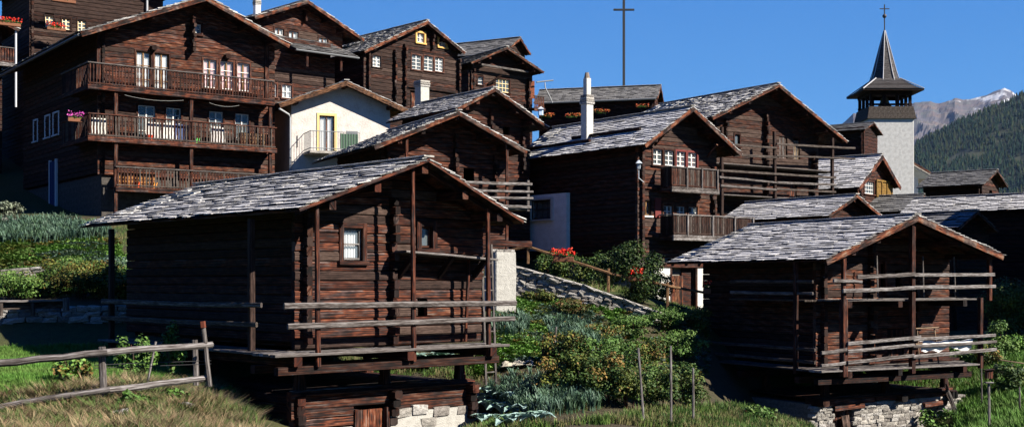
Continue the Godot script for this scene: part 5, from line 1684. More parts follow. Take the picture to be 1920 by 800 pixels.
func build_ground() -> void:
	solve_ground()
	var x := -700.0
	while x < 700.0:
		gx.append(x)
		x += 0.6 if x > -34 and x < 36 else maxf(0.6, absf(x) * 0.12) if absf(x) > 30 else 0.6
	var z := -700.0
	while z < 40.0:
		gz.append(z)
		z += 0.6 if z > -66 and z < -8 else maxf(0.7, (absf(z) - 30) * 0.1)
	var w := gx.size()
	var fn := FastNoiseLite.new()
	fn.seed = 5
	fn.frequency = 0.35
	fn.fractal_octaves = 4
	var big := FastNoiseLite.new()
	big.seed = 8
	big.frequency = 0.12
	hgrid.resize(w * gz.size())
	var V := PackedVector3Array()
	var C := PackedColorArray()
	for j in gz.size():
		for i in w:
			var px := gx[i]
			var pz := gz[j]
			var cx := clampf(px, -110, 120)
			var cz := clampf(pz, -180, 25)
			var y := raw_height(cx, cz)
			if pz < -180: y = lerpf(y, -120.0, clampf((-180 - pz) / 400.0, 0, 1))
			y += fn.get_noise_2d(px, pz) * 0.07
			hgrid[j * w + i] = y
			V.append(Vector3(px, y, pz))
			# soil, dry grass and turf as they lie
			var soil := Color(0.055, 0.042, 0.03)
			var turf := Color(0.03, 0.052, 0.011)
			var dry := Color(0.085, 0.068, 0.033)
			var k := clampf(0.5 + big.get_noise_2d(px, pz) * 1.1, 0, 1)
			var c := turf.lerp(dry, k * 0.55)
			var garden := 0.0
			if pz < -24 and pz > -44 and px > -4 and px < 14: garden = 0.75
			if pz < -36 and pz > -58 and px < -10: garden = 0.7
			c = c.lerp(soil, garden)
			C.append(c)
	var I := PackedInt32Array()
	var N := PackedVector3Array()
	N.resize(V.size())
	for j in gz.size() - 1:
		for i in w - 1:
			var a := j * w + i
			I.append_array(PackedInt32Array([a, a + 1, a + w, a + 1, a + w + 1, a + w]))
	for j in gz.size():
		for i in w:
			var a := V[j * w + maxi(i - 1, 0)]
			var b := V[j * w + mini(i + 1, w - 1)]
			var c := V[maxi(j - 1, 0) * w + i]
			var d := V[mini(j + 1, gz.size() - 1) * w + i]
			N[j * w + i] = (d - c).cross(b - a).normalized()
	var A := []
	A.resize(Mesh.ARRAY_MAX)
	A[Mesh.ARRAY_VERTEX] = V
	A[Mesh.ARRAY_NORMAL] = N
	A[Mesh.ARRAY_COLOR] = C
	A[Mesh.ARRAY_INDEX] = I
	var me := ArrayMesh.new()
	me.add_surface_from_arrays(Mesh.PRIMITIVE_TRIANGLES, A)
	var m := world_mat("earth", "ground", Color.WHITE, 0.7, 1.0, 1.0)
	m.vertex_color_use_as_albedo = true
	tag(put_mesh(me, "ground", m, self), "", "", "", "structure")


# ---------------------------------------------------------------- hills
func build_far() -> void:
	# wooded hill: silhouette from the photograph's skyline, at its own distance
	var line := [[1380, 470], [1560, 372], [1700, 288], [1722, 266], [1790, 232], [1850, 207], [1900, 186], [1925, 174], [2050, 120], [2300, 40], [2700, -60], [3300, -120]]
	var D := 5600.0
	var fn := FastNoiseLite.new()
	fn.seed = 71
	fn.frequency = 0.0022
	fn.fractal_octaves = 4
	var NX := 120
	var NV := 44
	var grid := []
	for j in NV + 1:
		var v := float(j) / NV             # 0 at the foot, 0.75 on the ridge, then down behind
		for i in NX + 1:
			var px := lerpf(1380, 3300, pow(float(i) / NX, 1.6))
			var k := 0
			while k < line.size() - 2 and px > line[k + 1][0]: k += 1
			var py := lerpf(line[k][1], line[k + 1][1], (px - line[k][0]) / (line[k + 1][0] - line[k][0]))
			var ridge := at(px, py, D)
			var d: float
			var y: float
			if v <= 0.75:
				var f := v / 0.75
				d = lerpf(2600.0, D, f)
				y = lerpf(-300.0, ridge.y, pow(f, 1.15))
				y += fn.get_noise_2d(px * 1.6, d) * 60.0 * sin(f * PI)
			else:
				var f := (v - 0.75) / 0.25
				d = D + f * 1400
				y = ridge.y - f * f * 500
			y += fn.get_noise_2d(px * 3.0 + 900, d * 1.5) * 8.0
			grid.append(Vector3((px - 960) / F * d, y, -d))
	var b := MB.new()
	var pat := FastNoiseLite.new()
	pat.seed = 12
	pat.frequency = 0.004
	pat.fractal_octaves = 3
	var clear := []
	for j in NV:
		for i in NX:
			var p: Vector3 = grid[j * (NX + 1) + i]
			var q: Vector3 = grid[j * (NX + 1) + i + 1]
			var s: Vector3 = grid[(j + 1) * (NX + 1) + i + 1]
			var r: Vector3 = grid[(j + 1) * (NX + 1) + i]
			b.col = Color(0.03, 0.033, 0.018)
			b.quad(p, q, s, r)
	var hill := put(b, "hill", vcol("hill_ground", 0.95), self, true)
	tag(hill, "", "", "", "structure")
	# spruce and larch, one mesh, many instances
	var tree := MB.new()
	for t in 4:
		var y0 := 0.05 + t * 0.22
		var rr := 0.23 - t * 0.045
		for a in 7:
			var a0 := TAU * a / 7 + t * 0.4
			var a1 := TAU * (a + 1) / 7 + t * 0.4
			tree.tri(Vector3(cos(a1) * rr, y0, sin(a1) * rr), Vector3(cos(a0) * rr, y0 - 0.03 * (a % 2), sin(a0) * rr), Vector3(0, y0 + 0.4, 0))
	var mm := MultiMesh.new()
	mm.transform_format = MultiMesh.TRANSFORM_3D
	mm.use_colors = true
	mm.mesh = tree.mesh()
	var xf := []
	var cl := []
	for n in 60000:
		var i := int(NX * pow(rng.randf(), 1.7))
		var j := rng.randi_range(6, int(NV * 0.79))
		var p: Vector3 = grid[j * (NX + 1) + i]
		var q: Vector3 = grid[mini(j + 1, NV) * (NX + 1) + mini(i + 1, NX)]
		var f := Vector2(rng.randf(), rng.randf())
		var A2: Vector3 = grid[j * (NX + 1) + mini(i + 1, NX)]
		var B2: Vector3 = grid[mini(j + 1, NV) * (NX + 1) + i]
		var pos := p.lerp(A2, f.x).lerp(B2.lerp(q, f.x), f.y)
		# clearings: meadow patches and tracks
		var sx := 960 + F * pos.x / -pos.z
		var sy := HZ - F * pos.y / -pos.z
		var cut := pat.get_noise_2d(pos.x * 0.5, pos.z * 0.5)
		if absf(sy - (300 - (sx - 1780) * 0.28 + 6 * sin(sx * 0.1))) < 5.5 and sx > 1775 and sx < 1848: continue
		if absf(sy - (298 + (1905 - sx) * 0.2)) < 2.5 and sx > 1880 and sx < 1925: continue
		var h := rng.randf_range(13, 24)
		xf.append(Transform3D(Basis(Vector3.UP, rng.randf() * TAU).scaled(Vector3(h * 1.05, h, h * 1.05)), pos))
		var g := rng.randf_range(0.6, 1.3)
		var c := Color(0.011, 0.028, 0.014) * g
		if rng.randf() < 0.3 + cut * 0.5: c = Color(0.03, 0.04, 0.013) * g
		cl.append(c)
	mm.instance_count = xf.size()
	for i in xf.size():
		mm.set_instance_transform(i, xf[i])
		mm.set_instance_color(i, cl[i])
	var fo := MultiMeshInstance3D.new()
	fo.multimesh = mm
	fo.material_override = vcol("needles", 0.95)
	fo.name = "forest"
	add_child(fo)
	tag(fo, "dense spruce and larch forest covering the hillside at the right", "forest", "", "stuff")
	# bare mountain behind
	var sky := [[1440, 330], [1520, 285], [1560, 247], [1590, 224], [1602, 211], [1612, 214], [1625, 222], [1640, 214], [1680, 204], [1700, 199], [1717, 192], [1745, 190], [1760, 194], [1784, 188], [1792, 183], [1806, 187], [1830, 184], [1850, 178], [1870, 170], [1885, 165], [1896, 169], [1912, 181], [1940, 200], [2000, 190], [2100, 230], [2300, 300]]
	var MD := 13000.0
	var rk := FastNoiseLite.new()
	rk.seed = 44
	rk.frequency = 0.0011
	rk.fractal_octaves = 6
	rk.fractal_type = FastNoiseLite.FRACTAL_RIDGED
	var sn := FastNoiseLite.new()
	sn.seed = 91
	sn.frequency = 0.004
	sn.fractal_octaves = 5
	NX = 230
	NV = 80
	var g2 := []
	for j in NV + 1:
		var v := float(j) / NV
		for i in NX + 1:
			var px := lerpf(1440, 2300, float(i) / NX)
			var k := 0
			while k < sky.size() - 2 and px > sky[k + 1][0]: k += 1
			var py := lerpf(sky[k][1], sky[k + 1][1], (px - sky[k][0]) / (sky[k + 1][0] - sky[k][0]))
			var top := at(px, py, MD)
			var f := minf(v / 0.85, 1.0)
			var d := lerpf(9000.0, MD, f) if v <= 0.85 else MD + (v - 0.85) / 0.15 * 2000.0
			var X := (px - 960) / F * d
			var y := lerpf(-100.0, top.y, pow(f, 0.9)) if v <= 0.85 else top.y - (v - 0.85) / 0.15 * 700.0
			y += (rk.get_noise_2d(X, d) - 0.2) * 190.0 * sin(f * PI)
			y += sn.get_noise_2d(X * 2.5, d * 2.5) * 18.0 * (1.0 - 0.55 * pow(f, 6))
			g2.append(Vector3(X, y, -d))
	b = MB.new()
	for j in NV:
		for i in NX:
			var p: Vector3 = g2[j * (NX + 1) + i]
			var q: Vector3 = g2[j * (NX + 1) + i + 1]
			var s: Vector3 = g2[(j + 1) * (NX + 1) + i + 1]
			var r: Vector3 = g2[(j + 1) * (NX + 1) + i]
			var sx := 960 + F * p.x / -p.z
			var hh := p.y / 2030.0
			var n1 := sn.get_noise_2d(p.x, p.z)
			var n2 := sn.get_noise_2d(p.x * 0.4 + 500, p.y * 2.0)
			var c := Color(0.062, 0.058, 0.066).lerp(Color(0.08, 0.064, 0.06), clampf(n2 * 2.0 + 0.4, 0, 1))
			c = c.lerp(Color(0.06, 0.063, 0.06), clampf(n1 * 2.2 + 0.1, 0, 0.8))
			var snow := hh * 7.2 - 7.1 + n1 * 1.5 + n2 * 1.1 + clampf((sx - 1800) / 90.0, -0.5, 0.75)
			if snow > 0.0: c = c.lerp(Color(0.4, 0.41, 0.43), clampf(snow * 1.4, 0, 0.75))
			b.col = c
			b.quad(p, q, s, r)
	tag(put(b, "mountain", vcol("rock_and_snow", 0.95), self, true), "", "", "", "structure")


func vcol(key: String, rough := 0.9) -> StandardMaterial3D:
	var m := mat(key, "", Color.WHITE, rough)
	m.vertex_color_use_as_albedo = true
	return m


# ---------------------------------------------------------------- plants
func leaf_mat() -> StandardMaterial3D:
	var m := vcol("leaf", 0.6)
	m.backlight_enabled = true
	m.backlight = Color(0.25, 0.3, 0.08)
	m.cull_mode = BaseMaterial3D.CULL_DISABLED
	return m


func leaves(b: MB, c: Vector3, r: Vector3, n: int, size: float, pal: Array, clumps := 14) -> void:
	var cc := []
	for i in clumps:
		var d := Vector3(rng.randfn(), rng.randfn(), rng.randfn()).normalized() * pow(rng.randf(), 0.4)
		cc.append([c + Vector3(d.x * r.x, d.y * r.y, d.z * r.z) * 0.8, rng.randf_range(0.7, 1.25), rng.randi() % pal.size()])
	for i in n:
		var k: Array = cc[rng.randi() % clumps]
		var d := Vector3(rng.randfn(), rng.randfn(), rng.randfn()).normalized() * pow(rng.randf(), 0.45)
		var p: Vector3 = k[0] + Vector3(d.x * r.x, d.y * r.y * 0.9, d.z * r.z) * 0.36
		var up := (d + Vector3(rng.randf_range(-0.7, 0.7), rng.randf_range(0.1, 1.0), rng.randf_range(-0.7, 0.7))).normalized()
		var t := up.cross(Vector3(rng.randfn(), rng.randfn(), rng.randfn())).normalized()
		var s := up.cross(t)
		var L := size * rng.randf_range(0.6, 1.35)
		var w := L * 0.36
		var col: Color = pal[k[2] if rng.randf() < 0.55 else rng.randi() % pal.size()]
		b.col = col * (float(k[1]) * rng.randf_range(0.75, 1.3))
		var tip := p + t * L - up * L * 0.15
		b.tri(p, p + t * L * 0.5 + s * w, tip)
		b.tri(p, tip, p + t * L * 0.5 - s * w)


const GREEN := [Color(0.0549, 0.11, 0.0199), Color(0.0399, 0.0796, 0.0159), Color(0.0796, 0.13, 0.0299)]
const DARKGREEN := [Color(0.0263, 0.0526, 0.0123), Color(0.0395, 0.0701, 0.0158), Color(0.0614, 0.0789, 0.0158)]
const AUTUMN := [Color(0.0478, 0.086, 0.0173), Color(0.0955, 0.105, 0.0191), Color(0.134, 0.086, 0.024), Color(0.0335, 0.0574, 0.0134)]
const BLUEGREEN := [Color(0.0554, 0.0922, 0.0628), Color(0.0406, 0.0737, 0.048), Color(0.0811, 0.118, 0.0885)]


func bush(called: String, label: String, cat: String, foot: Vector3, r: Vector3, n: int, size: float, pal: Array, stems := 5, clumps := 14, group := "") -> Node3D:
	var t := thing(called, label, cat, foot, 0, group)
	var b := MB.new()
	leaves(b, Vector3(0, r.y * 0.95, 0), r, n, size, pal, clumps)
	put(b, "crown", leaf_mat(), t, true)
	var st := MB.new()
	for i in stems:
		var a := TAU * i / stems + rng.randf()
		var q := Vector3(cos(a) * r.x * 0.5, r.y * rng.randf_range(1.0, 1.5), sin(a) * r.z * 0.5)
		st.tube(PackedVector3Array([Vector3(q.x * 0.15, -0.2, q.z * 0.15), q * 0.5 + Vector3(0, 0.05, 0), q]), 0.018, 5, 0.4)
	put(st, "stem", wood(1), t)
	return t


func blade_tuft(n: int, h: float, spread: float, w: float, lean: float) -> ArrayMesh:
	var b := MB.new()
	for i in n:
		var a := rng.randf() * TAU
		var o := Vector3(cos(a), 0, sin(a)) * spread * sqrt(rng.randf())
		var d := Vector3(cos(a + rng.randf_range(-1, 1)), 0, sin(a + rng.randf_range(-1, 1)))
		var s := Vector3(-d.z, 0, d.x) * w
		var hh := h * rng.randf_range(0.55, 1.1)
		var le := lean * rng.randf_range(0.3, 1.2)
		var p1 := o + Vector3.UP * hh * 0.55 + d * le * hh * 0.25
		var p2 := o + Vector3.UP * hh + d * le * hh
		b.quad(o - s, o + s, p1 + s * 0.8, p1 - s * 0.8)
		b.tri(p1 - s * 0.8, p1 + s * 0.8, p2)
	return b.mesh()


func scatter(called: String, label: String, cat: String, mesh: Mesh, m: Material, spots: Array) -> void:    # spots: [position, size, colour]
	var mm := MultiMesh.new()
	mm.transform_format = MultiMesh.TRANSFORM_3D
	mm.use_colors = true
	mm.mesh = mesh
	mm.instance_count = spots.size()
	for i in spots.size():
		var s: Array = spots[i]
		var k: float = s[1]
		mm.set_instance_transform(i, Transform3D(Basis(Vector3.UP, rng.randf() * TAU).scaled(Vector3(k, k * rng.randf_range(0.8, 1.2), k)), s[0]))
		mm.set_instance_color(i, s[2])
	var o := MultiMeshInstance3D.new()
	o.multimesh = mm
	o.material_override = m
	o.name = numbered(called)
	add_child(o)
	tag(o, label, cat, "", "stuff")


func tri_area(pts: Array) -> float:
	var s := 0.0
	for i in pts.size():
		var a: Vector2 = pts[i]
		var b: Vector2 = pts[(i + 1) % pts.size()]
		s += a.x * b.y - b.x * a.y
	return absf(s) / 2


# spots spread over a patch of the slope whose outline is given by pixels of the photograph, evenly on the ground
func patch(outline: Array, per_m2: float) -> Array:
	var P := PackedVector2Array()
	for o in outline:
		var g := on_ground(o[0], o[1])
		P.append(Vector2(g.x, g.z))
	var lo := P[0]
	var hi := P[0]
	for p in P:
		lo = lo.min(p)
		hi = hi.max(p)
	var out := []
	var n := int((hi.x - lo.x) * (hi.y - lo.y) * per_m2)
	for i in n:
		var q := Vector2(rng.randf_range(lo.x, hi.x), rng.randf_range(lo.y, hi.y))
		if Geometry2D.is_point_in_polygon(q, P):
			out.append(Vector3(q.x, hgt(q.x, q.y), q.y))
	return out


func grass_spots(outline: Array, per_m2: float, k0: float, k1: float, pal: Array) -> Array:
	var out := []
	var fn := FastNoiseLite.new()
	fn.seed = 3
	fn.frequency = 0.5
	for p in patch(outline, per_m2):
		var f := clampf(fn.get_noise_2d(p.x, p.z) * 1.2 + 0.5, 0, 0.999)
		var i := int(clampf(f + rng.randf_range(-0.25, 0.25), 0, 0.999) * pal.size())
		out.append([p, rng.randf_range(k0, k1), pal[i] * rng.randf_range(0.75, 1.3)])
	return out


func under_spots(px: Array, near: float, per_m2: float, k0: float, k1: float, pal: Array) -> Array:
	var out := []
	var P := PackedVector2Array()
	for o in px:
		var g := on_ground(o[0], o[1], near)
		P.append(Vector2(g.x, g.z))
	var lo := P[0]
	var hi := P[0]
	for p in P:
		lo = lo.min(p)
		hi = hi.max(p)
	for i in int((hi.x - lo.x) * (hi.y - lo.y) * per_m2):
		var q := Vector2(rng.randf_range(lo.x, hi.x), rng.randf_range(lo.y, hi.y))
		if Geometry2D.is_point_in_polygon(q, P):
			out.append([Vector3(q.x, hgt(q.x, q.y), q.y), rng.randf_range(k0, k1), pal[rng.randi() % pal.size()] * rng.randf_range(0.7, 1.2)])
	return out


func build_gardens() -> void:
	var tuft := blade_tuft(18, 0.32, 0.13, 0.006, 1.0)
	var lawn := blade_tuft(14, 0.1, 0.09, 0.004, 0.6)
	var grassm := vcol("grass_blade", 0.7)
	grassm.backlight_enabled = true
	grassm.backlight = Color(0.118, 0.13, 0.0472)
	var DRY := [Color(0.045, 0.08, 0.016), Color(0.19, 0.135, 0.075), Color(0.15, 0.105, 0.055), Color(0.07, 0.085, 0.024), Color(0.21, 0.16, 0.09), Color(0.12, 0.08, 0.045), Color(0.05, 0.085, 0.018)]
	var FRESH := [Color(0.0537, 0.129, 0.0171), Color(0.0807, 0.162, 0.027), Color(0.0645, 0.118, 0.0215)]
	var MIX := [Color(0.0478, 0.0956, 0.0159), Color(0.0717, 0.104, 0.0239), Color(0.127, 0.112, 0.0478), Color(0.0398, 0.0796, 0.0144)]
	scatter("grass", "dry straw-coloured grass hanging over the bank below the log fence", "grass", tuft, grassm, grass_spots([[-120, 770], [200, 728], [385, 716], [450, 750], [480, 800], [500, 900], [-150, 900]], 230, 0.35, 1.0, DRY))
	scatter("grass", "short green lawn behind the log fence at the left", "grass", lawn, grassm, grass_spots([[-60, 770], [200, 728], [385, 716], [330, 690], [200, 650], [-80, 648]], 300, 0.7, 1.6, FRESH))
	scatter("grass", "grass strip along the bottom between the leeks and the right granary", "grass", lawn, grassm, grass_spots([[880, 806], [1030, 803], [1130, 788], [1210, 772], [1330, 768], [1510, 780], [1530, 840], [880, 840]], 150, 1.0, 2.6, MIX))
	scatter("grass", "lush grass slope right of the right granary's stone base", "grass", lawn, grassm, grass_spots([[1790, 840], [1800, 700], [1840, 650], [1960, 640], [1990, 840]], 90, 1.4, 3.4, FRESH))
	scatter("grass", "patchy weeds on the garden soil between the vegetable rows", "weeds", lawn, grassm, grass_spots([[880, 720], [940, 560], [1230, 600], [1330, 590], [1330, 760], [1000, 790]], 50, 0.5, 1.2, MIX))
	scatter("grass", "weeds and grass between the left garden's rows", "weeds", lawn, grassm, grass_spots([[-60, 560], [-60, 425], [240, 412], [260, 570]], 45, 0.5, 1.2, MIX))
	scatter("grass", "weeds at the foot of the chimney chalet and the cellar", "weeds", lawn, grassm, grass_spots([[1120, 520], [1330, 575], [1330, 600], [1100, 545]], 30, 1.2, 3.0, MIX))

	scatter("grass", "sparse grass on the ground seen under the near granary's gallery", "grass", lawn, grassm, under_spots([[540, 735], [590, 668], [885, 664], [885, 735]], 31.0, 60, 0.8, 2.0, MIX))
	scatter("grass", "leafy grass on the slope seen under the right granary's floor", "grass", lawn, grassm, under_spots([[1480, 760], [1540, 688], [1850, 676], [1850, 760]], 43.5, 60, 1.5, 3.5, FRESH + MIX))
	# leeks: stiff fans of blue-green blades
	var leek := MB.new()
	for i in 9:
		var a := (i % 2) * PI + rng.randf_range(-0.35, 0.35)
		var d := Vector3(cos(a), 0, sin(a))
		var s := Vector3(-d.z, 0, d.x) * 0.018
		var h := rng.randf_range(0.36, 0.58)
		var q := rng.randf_range(0.1, 0.3)
		var o := Vector3.UP * (0.08 + i * 0.015)
		var p1 := o + Vector3.UP * h * 0.6 + d * q * 0.35
		var p2 := o + Vector3.UP * h * 0.95 + d * q * 0.8
		var p3 := o + Vector3.UP * h * rng.randf_range(0.6, 1.0) + d * q * 1.35
		leek.quad(o - s, o + s, p1 + s, p1 - s)
		leek.quad(p1 - s, p1 + s, p2 + s * 0.7, p2 - s * 0.7)
		leek.tri(p2 - s * 0.7, p2 + s * 0.7, p3)
	leek.tube(PackedVector3Array([Vector3(0, -0.05, 0), Vector3(0, 0.22, 0)]), 0.018, 6)
	var leekmesh := leek.mesh()
	var leekm := vcol("leek_blade", 0.55)
	leekm.backlight_enabled = true
	leekm.backlight = Color(0.0708, 0.107, 0.0828)
	var LEEK := [Color(0.0483, 0.0897, 0.0575), Color(0.0667, 0.113, 0.0759), Color(0.0414, 0.0782, 0.0414)]
	scatter("leek_bed", "bed of blue-green leeks beside the cabbages", "leeks", leekmesh, leekm, grass_spots([[912, 746], [960, 722], [1050, 732], [1128, 762], [1120, 774], [1030, 788], [935, 764]], 60, 0.5, 0.75, LEEK))
	scatter("leek_bed", "second leek bed higher in the middle garden below the wall", "leeks", leekmesh, leekm, grass_spots([[915, 612], [975, 598], [1000, 622], [960, 638], [915, 636]], 40, 0.45, 0.7, LEEK))
	scatter("leek_bed", "upper leek bed in the left garden below the tall chalet", "leeks", leekmesh, leekm, grass_spots([[-40, 460], [-40, 425], [110, 420], [190, 436], [215, 450], [90, 458]], 34, 0.5, 0.85, LEEK))
	scatter("leek_bed", "pale leafy rows in the middle of the slope garden", "vegetables", leekmesh, leekm, grass_spots([[1020, 612], [1090, 612], [1150, 636], [1120, 655], [1030, 645]], 34, 0.45, 0.7, LEEK))

	# leafy ground cover: rosettes of broad leaves
	var ros := MB.new()
	for i in 16:
		var a := i * 2.4
		var d := Vector3(cos(a), rng.randf_range(0.25, 1.1), sin(a)).normalized()
		var s := d.cross(Vector3.UP).normalized() * 0.06
		var L := rng.randf_range(0.14, 0.24)
		var u := s.cross(d).normalized()
		ros.quad(Vector3.ZERO, d * L * 0.55 + s, d * L * 1.1 - Vector3.UP * 0.03, d * L * 0.55 - s + u * 0.02)
	var rosette := ros.mesh()
	var lm := leaf_mat()
	var LET := [Color(0.075, 0.156, 0.025), Color(0.106, 0.188, 0.04), Color(0.0625, 0.125, 0.0225)]
	scatter("lettuce_bed", "bright green leafy vegetables beside the near granary's gallery", "vegetables", rosette, lm, grass_spots([[880, 690], [920, 640], [1010, 636], [1020, 672], [950, 684], [905, 712]], 150, 0.4, 0.8, LET))
	scatter("lettuce_bed", "low leafy plants under the plastered pier", "vegetables", rosette, lm, grass_spots([[915, 585], [930, 555], [1010, 560], [1040, 590], [980, 590]], 120, 0.4, 0.8, LET + [Color(0.0768, 0.0886, 0.0177)]))
	scatter("lettuce_bed", "blue-green cabbage rows in the middle garden", "vegetables", rosette, lm, grass_spots([[1000, 600], [1010, 575], [1080, 570], [1130, 600], [1060, 615]], 90, 0.5, 0.9, BLUEGREEN))
	scatter("lettuce_bed", "pale dotted rows of small plants above the lettuce", "vegetables", rosette, lm, grass_spots([[930, 640], [960, 612], [1060, 640], [1040, 670], [1000, 640]], 130, 0.35, 0.7, LET + BLUEGREEN))
	scatter("lettuce_bed", "broad rows of green leafy crops in the left garden", "vegetables", rosette, lm, grass_spots([[60, 480], [110, 456], [215, 462], [240, 490], [170, 500], [100, 496]], 110, 0.45, 0.9, LET + BLUEGREEN))
	scatter("lettuce_bed", "yellow-green leaves at the left edge of the left garden", "vegetables", rosette, lm, grass_spots([[-40, 500], [-40, 445], [35, 450], [45, 492]], 80, 0.6, 1.1, [Color(0.0472, 0.0886, 0.0148), Color(0.0708, 0.1, 0.0177)]))

	scatter("garden_plants", "mixed low vegetables and herbs filling the slope garden's soil", "vegetables", rosette, lm, grass_spots([[890, 720], [930, 565], [1010, 560], [1240, 608], [1330, 596], [1330, 700], [1180, 690], [1060, 650], [1030, 690], [930, 700]], 45, 0.35, 0.9, LET + AUTUMN + BLUEGREEN))
	scatter("garden_plants", "mixed low vegetables filling the left garden between its rows", "vegetables", rosette, lm, grass_spots([[-60, 560], [-60, 455], [220, 448], [250, 560]], 40, 0.4, 0.9, LET + AUTUMN))
	# cabbages, one by one
	var cl := []
	for k in 4:
		var P := func(u: float, v: float) -> Vector3:
			var a := (u - 0.5) * 2.0
			var w := 0.135 * pow(sin(PI * clampf(0.05 + v * 0.93, 0.0, 1.0)), 0.6)
			var ruff := 0.007 * sin(a * 7.0 + k * 1.7) * v
			return Vector3(a * w, 0.26 * sin(v * 1.75) - 0.03 * v * v + 0.035 * a * a * (1.0 - v * 0.6) + ruff, 0.03 + 0.20 * v * v + 0.06 * v - 0.05 * a * a)
		cl.append(grid_mesh(P, 8, 7))
	var cm := []
	for q in [[0.20, 0.29, 0.26], [0.14, 0.21, 0.18], [0.10, 0.17, 0.12]]:
		var m := mat("cabbage_leaf_%d" % cm.size(), "ground", lin(q[0] * 1.5, q[1] * 1.5, q[2] * 1.5), 0.5, 2.0, 0.5)
		m.backlight_enabled = true
		m.backlight = Color(0.059, 0.118, 0.0472)
		m.cull_mode = BaseMaterial3D.CULL_DISABLED
		cm.append(m)
	for s in [[905, 752], [925, 742], [950, 750], [972, 752], [918, 768], [942, 770], [965, 772], [988, 770], [905, 788], [930, 792], [958, 795], [985, 792], [1008, 788]]:
		var g := on_ground(s[0], s[1] + 8)
		var t := thing("cabbage", "pale blue-green cabbage in the patch right of the near granary's base", "cabbage", g, rng.randf() * TAU, "cabbages in the patch beside the granary base")
		var k := rng.randf_range(1.1, 1.45)
		for i in 11:
			var a := i * 2.4
			var f := 1.0 - i * 0.05
			put_mesh(cl[i % 4], "leaf", cm[0 if i < 5 else 1 + i % 2], t, Transform3D(Basis(Vector3.UP, a) * Basis(Vector3.RIGHT, 0.42 - i * 0.06 + rng.randf_range(-0.12, 0.12)).scaled(Vector3.ONE * k * f), Vector3(0, 0.02 + i * 0.008, 0)))
	for s in [[745, 694], [765, 692], [785, 690], [805, 694], [825, 690], [838, 688]]:
		var g := on_ground(s[0], s[1], 31.5)
		var t := thing("cabbage", "pale cabbage seen under the near granary's gallery floor", "cabbage", g, rng.randf() * TAU, "cabbages seen under the gallery")
		for i in 9:
			put_mesh(cl[i % 4], "leaf", cm[i % 3], t, Transform3D(Basis(Vector3.UP, i * 2.4) * Basis(Vector3.RIGHT, 0.3 - i * 0.05).scaled(Vector3.ONE * 1.25), Vector3(0, 0.02 + i * 0.008, 0)))

	# bushes of the middle garden
	var bl := [
		[1050, 745, 1.0, 0.95, "reddish berry bush at the left end of the currant hedge", AUTUMN], [1095, 750, 1.0, 1.05, "dense currant bush behind the leeks' right end", DARKGREEN], [1145, 760, 1.05, 1.1, "yellow-flecked currant bush left of the first white stake", AUTUMN], [1180, 768, 0.9, 1.1, "dark currant bush just left of the leaning stake", DARKGREEN],
		[1235, 768, 0.9, 1.0, "berry bush between the two garden stakes", DARKGREEN], [1285, 765, 0.9, 1.0, "shaded berry bush against the right granary's dark corner", DARKGREEN],
		[1075, 690, 1.2, 0.9, "broad bush above the currant hedge beside the thin stick", AUTUMN], [1140, 700, 1.3, 0.9, "wide green bush in the second row of the hedge", GREEN], [1210, 690, 1.3, 0.85, "bushy raspberry row below the path's lower end", AUTUMN], [1275, 680, 1.3, 0.9, "raspberry bush beside the right granary's back corner", GREEN],
		[1130, 640, 1.2, 0.55, "low golden green shrub under the stone wall's middle", AUTUMN], [1190, 630, 1.2, 0.6, "green shrub under the wall's lower end", GREEN], [1250, 620, 1.3, 0.7, "leafy shrub before the cellar's left wall", GREEN], [1305, 620, 1.2, 0.7, "leafy shrub before the cellar door's right side", AUTUMN],
		[1075, 590, 1.0, 0.5, "orange tinted weeds at the foot of the stone wall", [Color(0.0708, 0.0649, 0.0177), Color(0.0943, 0.0531, 0.0177), Color(0.0354, 0.059, 0.0118)]], [1010, 565, 0.9, 0.4, "yellow weeds at the wall's upper end", [Color(0.0828, 0.0768, 0.0177), Color(0.0472, 0.0649, 0.0118)]]]
	for q in bl:
		var g := on_ground(q[0], q[1])
		bush("garden_bush", q[4], "bush", g, Vector3(q[2] * 0.75, q[3] * 0.62, q[2] * 0.7), int(3000 * q[2] * q[3]) + 700, 0.068, q[5], 5, 22)
	# left garden
	for q in [[90, 556, 1.2, 0.8, "leafy raspberry bush beside the left garden's two stakes", AUTUMN], [150, 560, 1.2, 0.9, "yellow-green raspberry bush in the left garden's lower row", [Color(0.059, 0.0768, 0.0148), Color(0.0886, 0.0768, 0.0177), Color(0.0295, 0.0531, 0.0118)]], [205, 562, 1.1, 0.95, "raspberry bush left of the near granary's back post", AUTUMN], [250, 560, 1.1, 0.9, "raspberry bush glimpsed behind the near granary's back post", GREEN], [25, 562, 1.4, 0.6, "low dark green shrub on the left garden's lower edge", GREEN], [130, 530, 1.3, 0.6, "mixed green shrub above the raspberry row", GREEN], [210, 525, 1.3, 0.6, "pale green shrub above the raspberries by the granary", BLUEGREEN]]:
		var g := on_ground(q[0], q[1])
		bush("garden_bush", q[4], "bush", g, Vector3(q[2] * 0.85, q[3] * 0.75, q[2] * 0.8), int(4200 * q[2] * q[3]) + 700, 0.068, q[5], 5, 24)
	bush("lavender_bush", "rounded grey-green lavender bush on the rock wall at the left edge", "bush", at(14, 410, 55), Vector3(0.75, 0.45, 0.6), 2200, 0.1, [Color(0.0943, 0.112, 0.0768), Color(0.118, 0.136, 0.0943)], 3, 20)
	for q in [[420, 752, 0.35, "small green weed clump on the bank below the fence's right end"], [250, 770, 0.3, "small green weed clump in the dry grass of the bank"], [330, 762, 0.3, "leafy weed clump on the bank under the fence's middle"], [90, 775, 0.35, "leafy weed clump on the bank at the left"]]:
		bush("bank_weed", q[3], "weed", on_ground(q[0], q[1], 15), Vector3(q[2], 0.16, q[2]), 260, 0.09, GREEN, 3, 9)
